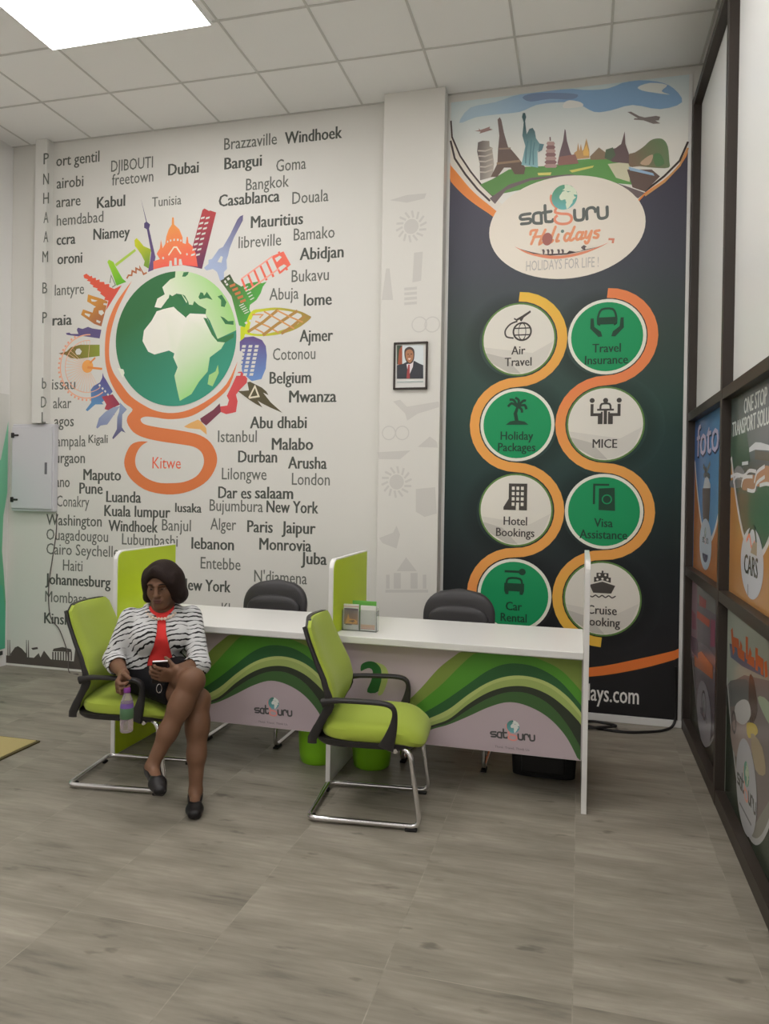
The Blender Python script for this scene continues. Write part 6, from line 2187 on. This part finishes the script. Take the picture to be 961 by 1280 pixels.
# front opening, wide at the waist, and the neck
sl, P = jk.region((-2.5, 3.2, 0.48), (-1.78, 3.8, 1.0), 0)
z = P[..., 2]
t = np.clip((z-PEL[2])/(SHC[2]-PEL[2]), -0.3, 1.4)
dx, dy = P[..., 0]-(PEL[0]+(SHC[0]-PEL[0])*t), P[..., 1]-(PEL[1]+(SHC[1]-PEL[1])*t)
l = dx*TL[0]+dy*TL[1]
w = dx*TF[0]+dy*TF[1]
zz_ = [0.50, 0.58, 0.63, 0.68, 0.75, 0.82, 0.885, 0.93, 0.965]
ha = np.interp(z, zz_, [0.030, 0.055, 0.066, 0.062, 0.040, 0.024, 0.020, 0.036, 0.06])
hc_ = np.interp(z, zz_, [0.030, 0.028, 0.024, 0.020, 0.014, 0.006, 0.0, 0.0, 0.0])
d = np.maximum(np.abs(l-hc_)-ha, 0.02-w)
jk.mix(sl, d*0.9, 0.006, 'cut')
jk.ell(SHC+UP*0.085+TF*0.055, (0.072, 0.072, 0.078), None, 0.01, 'cut')
jk.build('jacket', M_JAC, woman, 2)

# ---- skirt
M_SKT = mat('black_skirt_cloth', C(26, 25, 28), 0.7, spec=0.2, bump=(60, 0.15))
sk = Field((-2.46, 3.18, 0.42), (-1.80, 3.78, 0.70), 0.0045)
torso(sk, 0.008, 0.50, 0.625)
sk.ell(PEL, (0.172, 0.142, 0.096), np.stack([TL, TF, UP]), 0.03)
sk.cone(LHIP, LHIP+(KA-LHIP)*0.60, 0.098, 0.087, 0.03)
sk.cone(RHIP, RHIP+(KB-RHIP)*0.66, 0.098, 0.084, 0.03)
sk.cone(PEL+TF*0.05, PEL+(KB-RHIP)*0.55+np.array([0, 0, 0.02]), 0.085, 0.075, 0.04)
sl, P = sk.region((-2.46, 3.18, 0.42), (-1.80, 3.78, 0.70), 0)
v = nv((KA+KB)/2-PEL)
hm = (P-(PEL+v*0.275))@v
sk.mix(sl, -hm+0.0, 0.004, 'cut')
sk.build('skirt', M_SKT, woman, 2)

# ---- shoes
M_SHOE = mat('black_shoe_leather', C(24, 21, 22), 0.42, spec=0.4)
for A_, ft in ((AA, FA), (AB, FB)):
    lo = np.minimum.reduce([A_, ft['h'], ft['t']])-0.06
    hi = np.maximum.reduce([A_, ft['h'], ft['t']])+0.06
    lo[2] = max(lo[2], -0.004)
    sh = Field(lo, hi, 0.003)
    foot(sh, A_, ft, 0.0045, 0.018)
    fwd = nv(ft['t']-ft['h'])
    upv = nv(UP-fwd*np.dot(UP, fwd))
    mid = ft['h']+(ft['b']-ft['h'])*0.46+upv*0.043
    sd = np.cross(fwd, upv)
    sh.ell(mid, (0.030, 0.070, 0.040), np.stack([sd, fwd, upv]), 0.006, 'cut')
    sl, P = sh.region(lo, hi, 0)
    hgt = (P-(ft['h']+upv*0.030))@upv
    al = (P-ft['h'])@fwd
    sh.mix(sl, np.maximum(-hgt, al-0.11), 0.004, 'cut')
    so = sh.build('shoe', M_SHOE, woman, 2)
    bq = ft['b']+upv*0.030+fwd*0.002
    q = MB()
    q.box((-0.012, -0.004, -0.003), (0.012, 0.004, 0.003), 0.0015, 2, Matrix.Translation(Vector(bq)) @ Matrix((sd, fwd, upv)).transposed().to_4x4())
    q.build('shoe_buckle', mat('silver_buckle', (0.7, 0.68, 0.66), 0.25, metal=1.0), so, world=True)

# ---- necklace of large pale beads
nk = MB()
NB_ = 32
for i in range(NB_):
    a = 2*math.pi*i/NB_
    ca, sa = math.cos(a), math.sin(a)
    rx, ry = 0.082, 0.116
    p = SHC+TL*(rx*sa)+TF*(ry*math.copysign(abs(ca)**0.75, ca)-0.004)+UP*(0.056-0.052*max(0, ca)-0.004*abs(sa))
    ellipsoid(nk, p, (0.0085, 0.0085, 0.0085), np.eye(3), 6)
nk.build('necklace', mat('pearl_bead', C(214, 196, 180, 1.2), 0.3, spec=0.6), woman, world=True)

# ---- what she holds
bt = tag(empty('water_bottle', (BOT[0], BOT[1], 0.399)), 'small plastic water bottle with purple cap in her hand beside the chair', 'bottle')
prof = [(0.0, 0.004), (0.022, 0.0), (0.0295, 0.004), (0.031, 0.014), (0.0295, 0.024), (0.031, 0.034), (0.031, 0.060), (0.0300, 0.066), (0.031, 0.072), (0.031, 0.125), (0.0285, 0.148), (0.020, 0.172), (0.0135, 0.188), (0.0128, 0.197), (0.0, 0.197)]
MB().lathe(prof, n=28).build('bottle_body', mat('clear_bottle_plastic', C(198, 186, 190, 1.3), 0.12, trans=0.72, ior=1.25, spec=0.4), bt)
MB().lathe([(0.0314, 0.068), (0.0320, 0.069), (0.0320, 0.118), (0.0314, 0.119)], n=28).build('bottle_label', mat('green_purple_label', C(72, 104, 74, 1.3), 0.4), bt)
MB().lathe([(0.0314, 0.1195), (0.0320, 0.1195), (0.0310, 0.130), (0.0295, 0.142), (0.0289, 0.142)], n=28).build('label_band', mat('purple_band', C(104, 78, 140, 1.3), 0.4), bt)
MB().lathe([(0.0, 0.214), (0.0145, 0.214), (0.0160, 0.211), (0.0163, 0.193), (0.0150, 0.191), (0.0, 0.191)], n=24).build('bottle_cap', mat('purple_cap', C(116, 50, 130, 1.15), 0.35), bt)

ph = tag(empty('mobile_phone', tuple(PHC)), 'dark mobile phone with a pale edge held in her left hand', 'phone')
PM = Matrix((TL, PLn, PN)).transposed().to_4x4()
rot = PM.to_3x3()


def loc_(mb, lo, hi, bev):
    return mb.box(lo, hi, bev, 3, PM)


loc_(MB(), (-0.037, -0.074, -0.0042), (0.037, 0.074, 0.0042), 0.003).build('phone_body', mat('phone_dark', C(40, 34, 36), 0.3), ph)
loc_(MB(), (-0.0345, -0.0705, 0.0040), (0.0345, 0.0705, 0.0047), 0.0002).build('phone_screen', mat('phone_glass', (0.01, 0.01, 0.012), 0.08), ph)
loc_(MB(), (-0.036, 0.0715, -0.0046), (0.036, 0.0752, 0.0050), 0.001).build('phone_edge', mat('phone_edge_silver', C(206, 198, 200, 1.2), 0.3), ph)
kr = MB()
rc = PHC-PLn*0.085-TL*0.005+UP*(-0.018)
kr.tube([tuple(np.array([0.0, 0, 0])+TL*0.013*math.cos(a)+UP*(-0.030+0.022*math.sin(a))+TF*0.002 - PLn*0.070) for a in np.linspace(0, 2*math.pi, 20, endpoint=False)], 0.0022, 6, closed=True)
kr.build('ring_strap', M_CHR, ph)
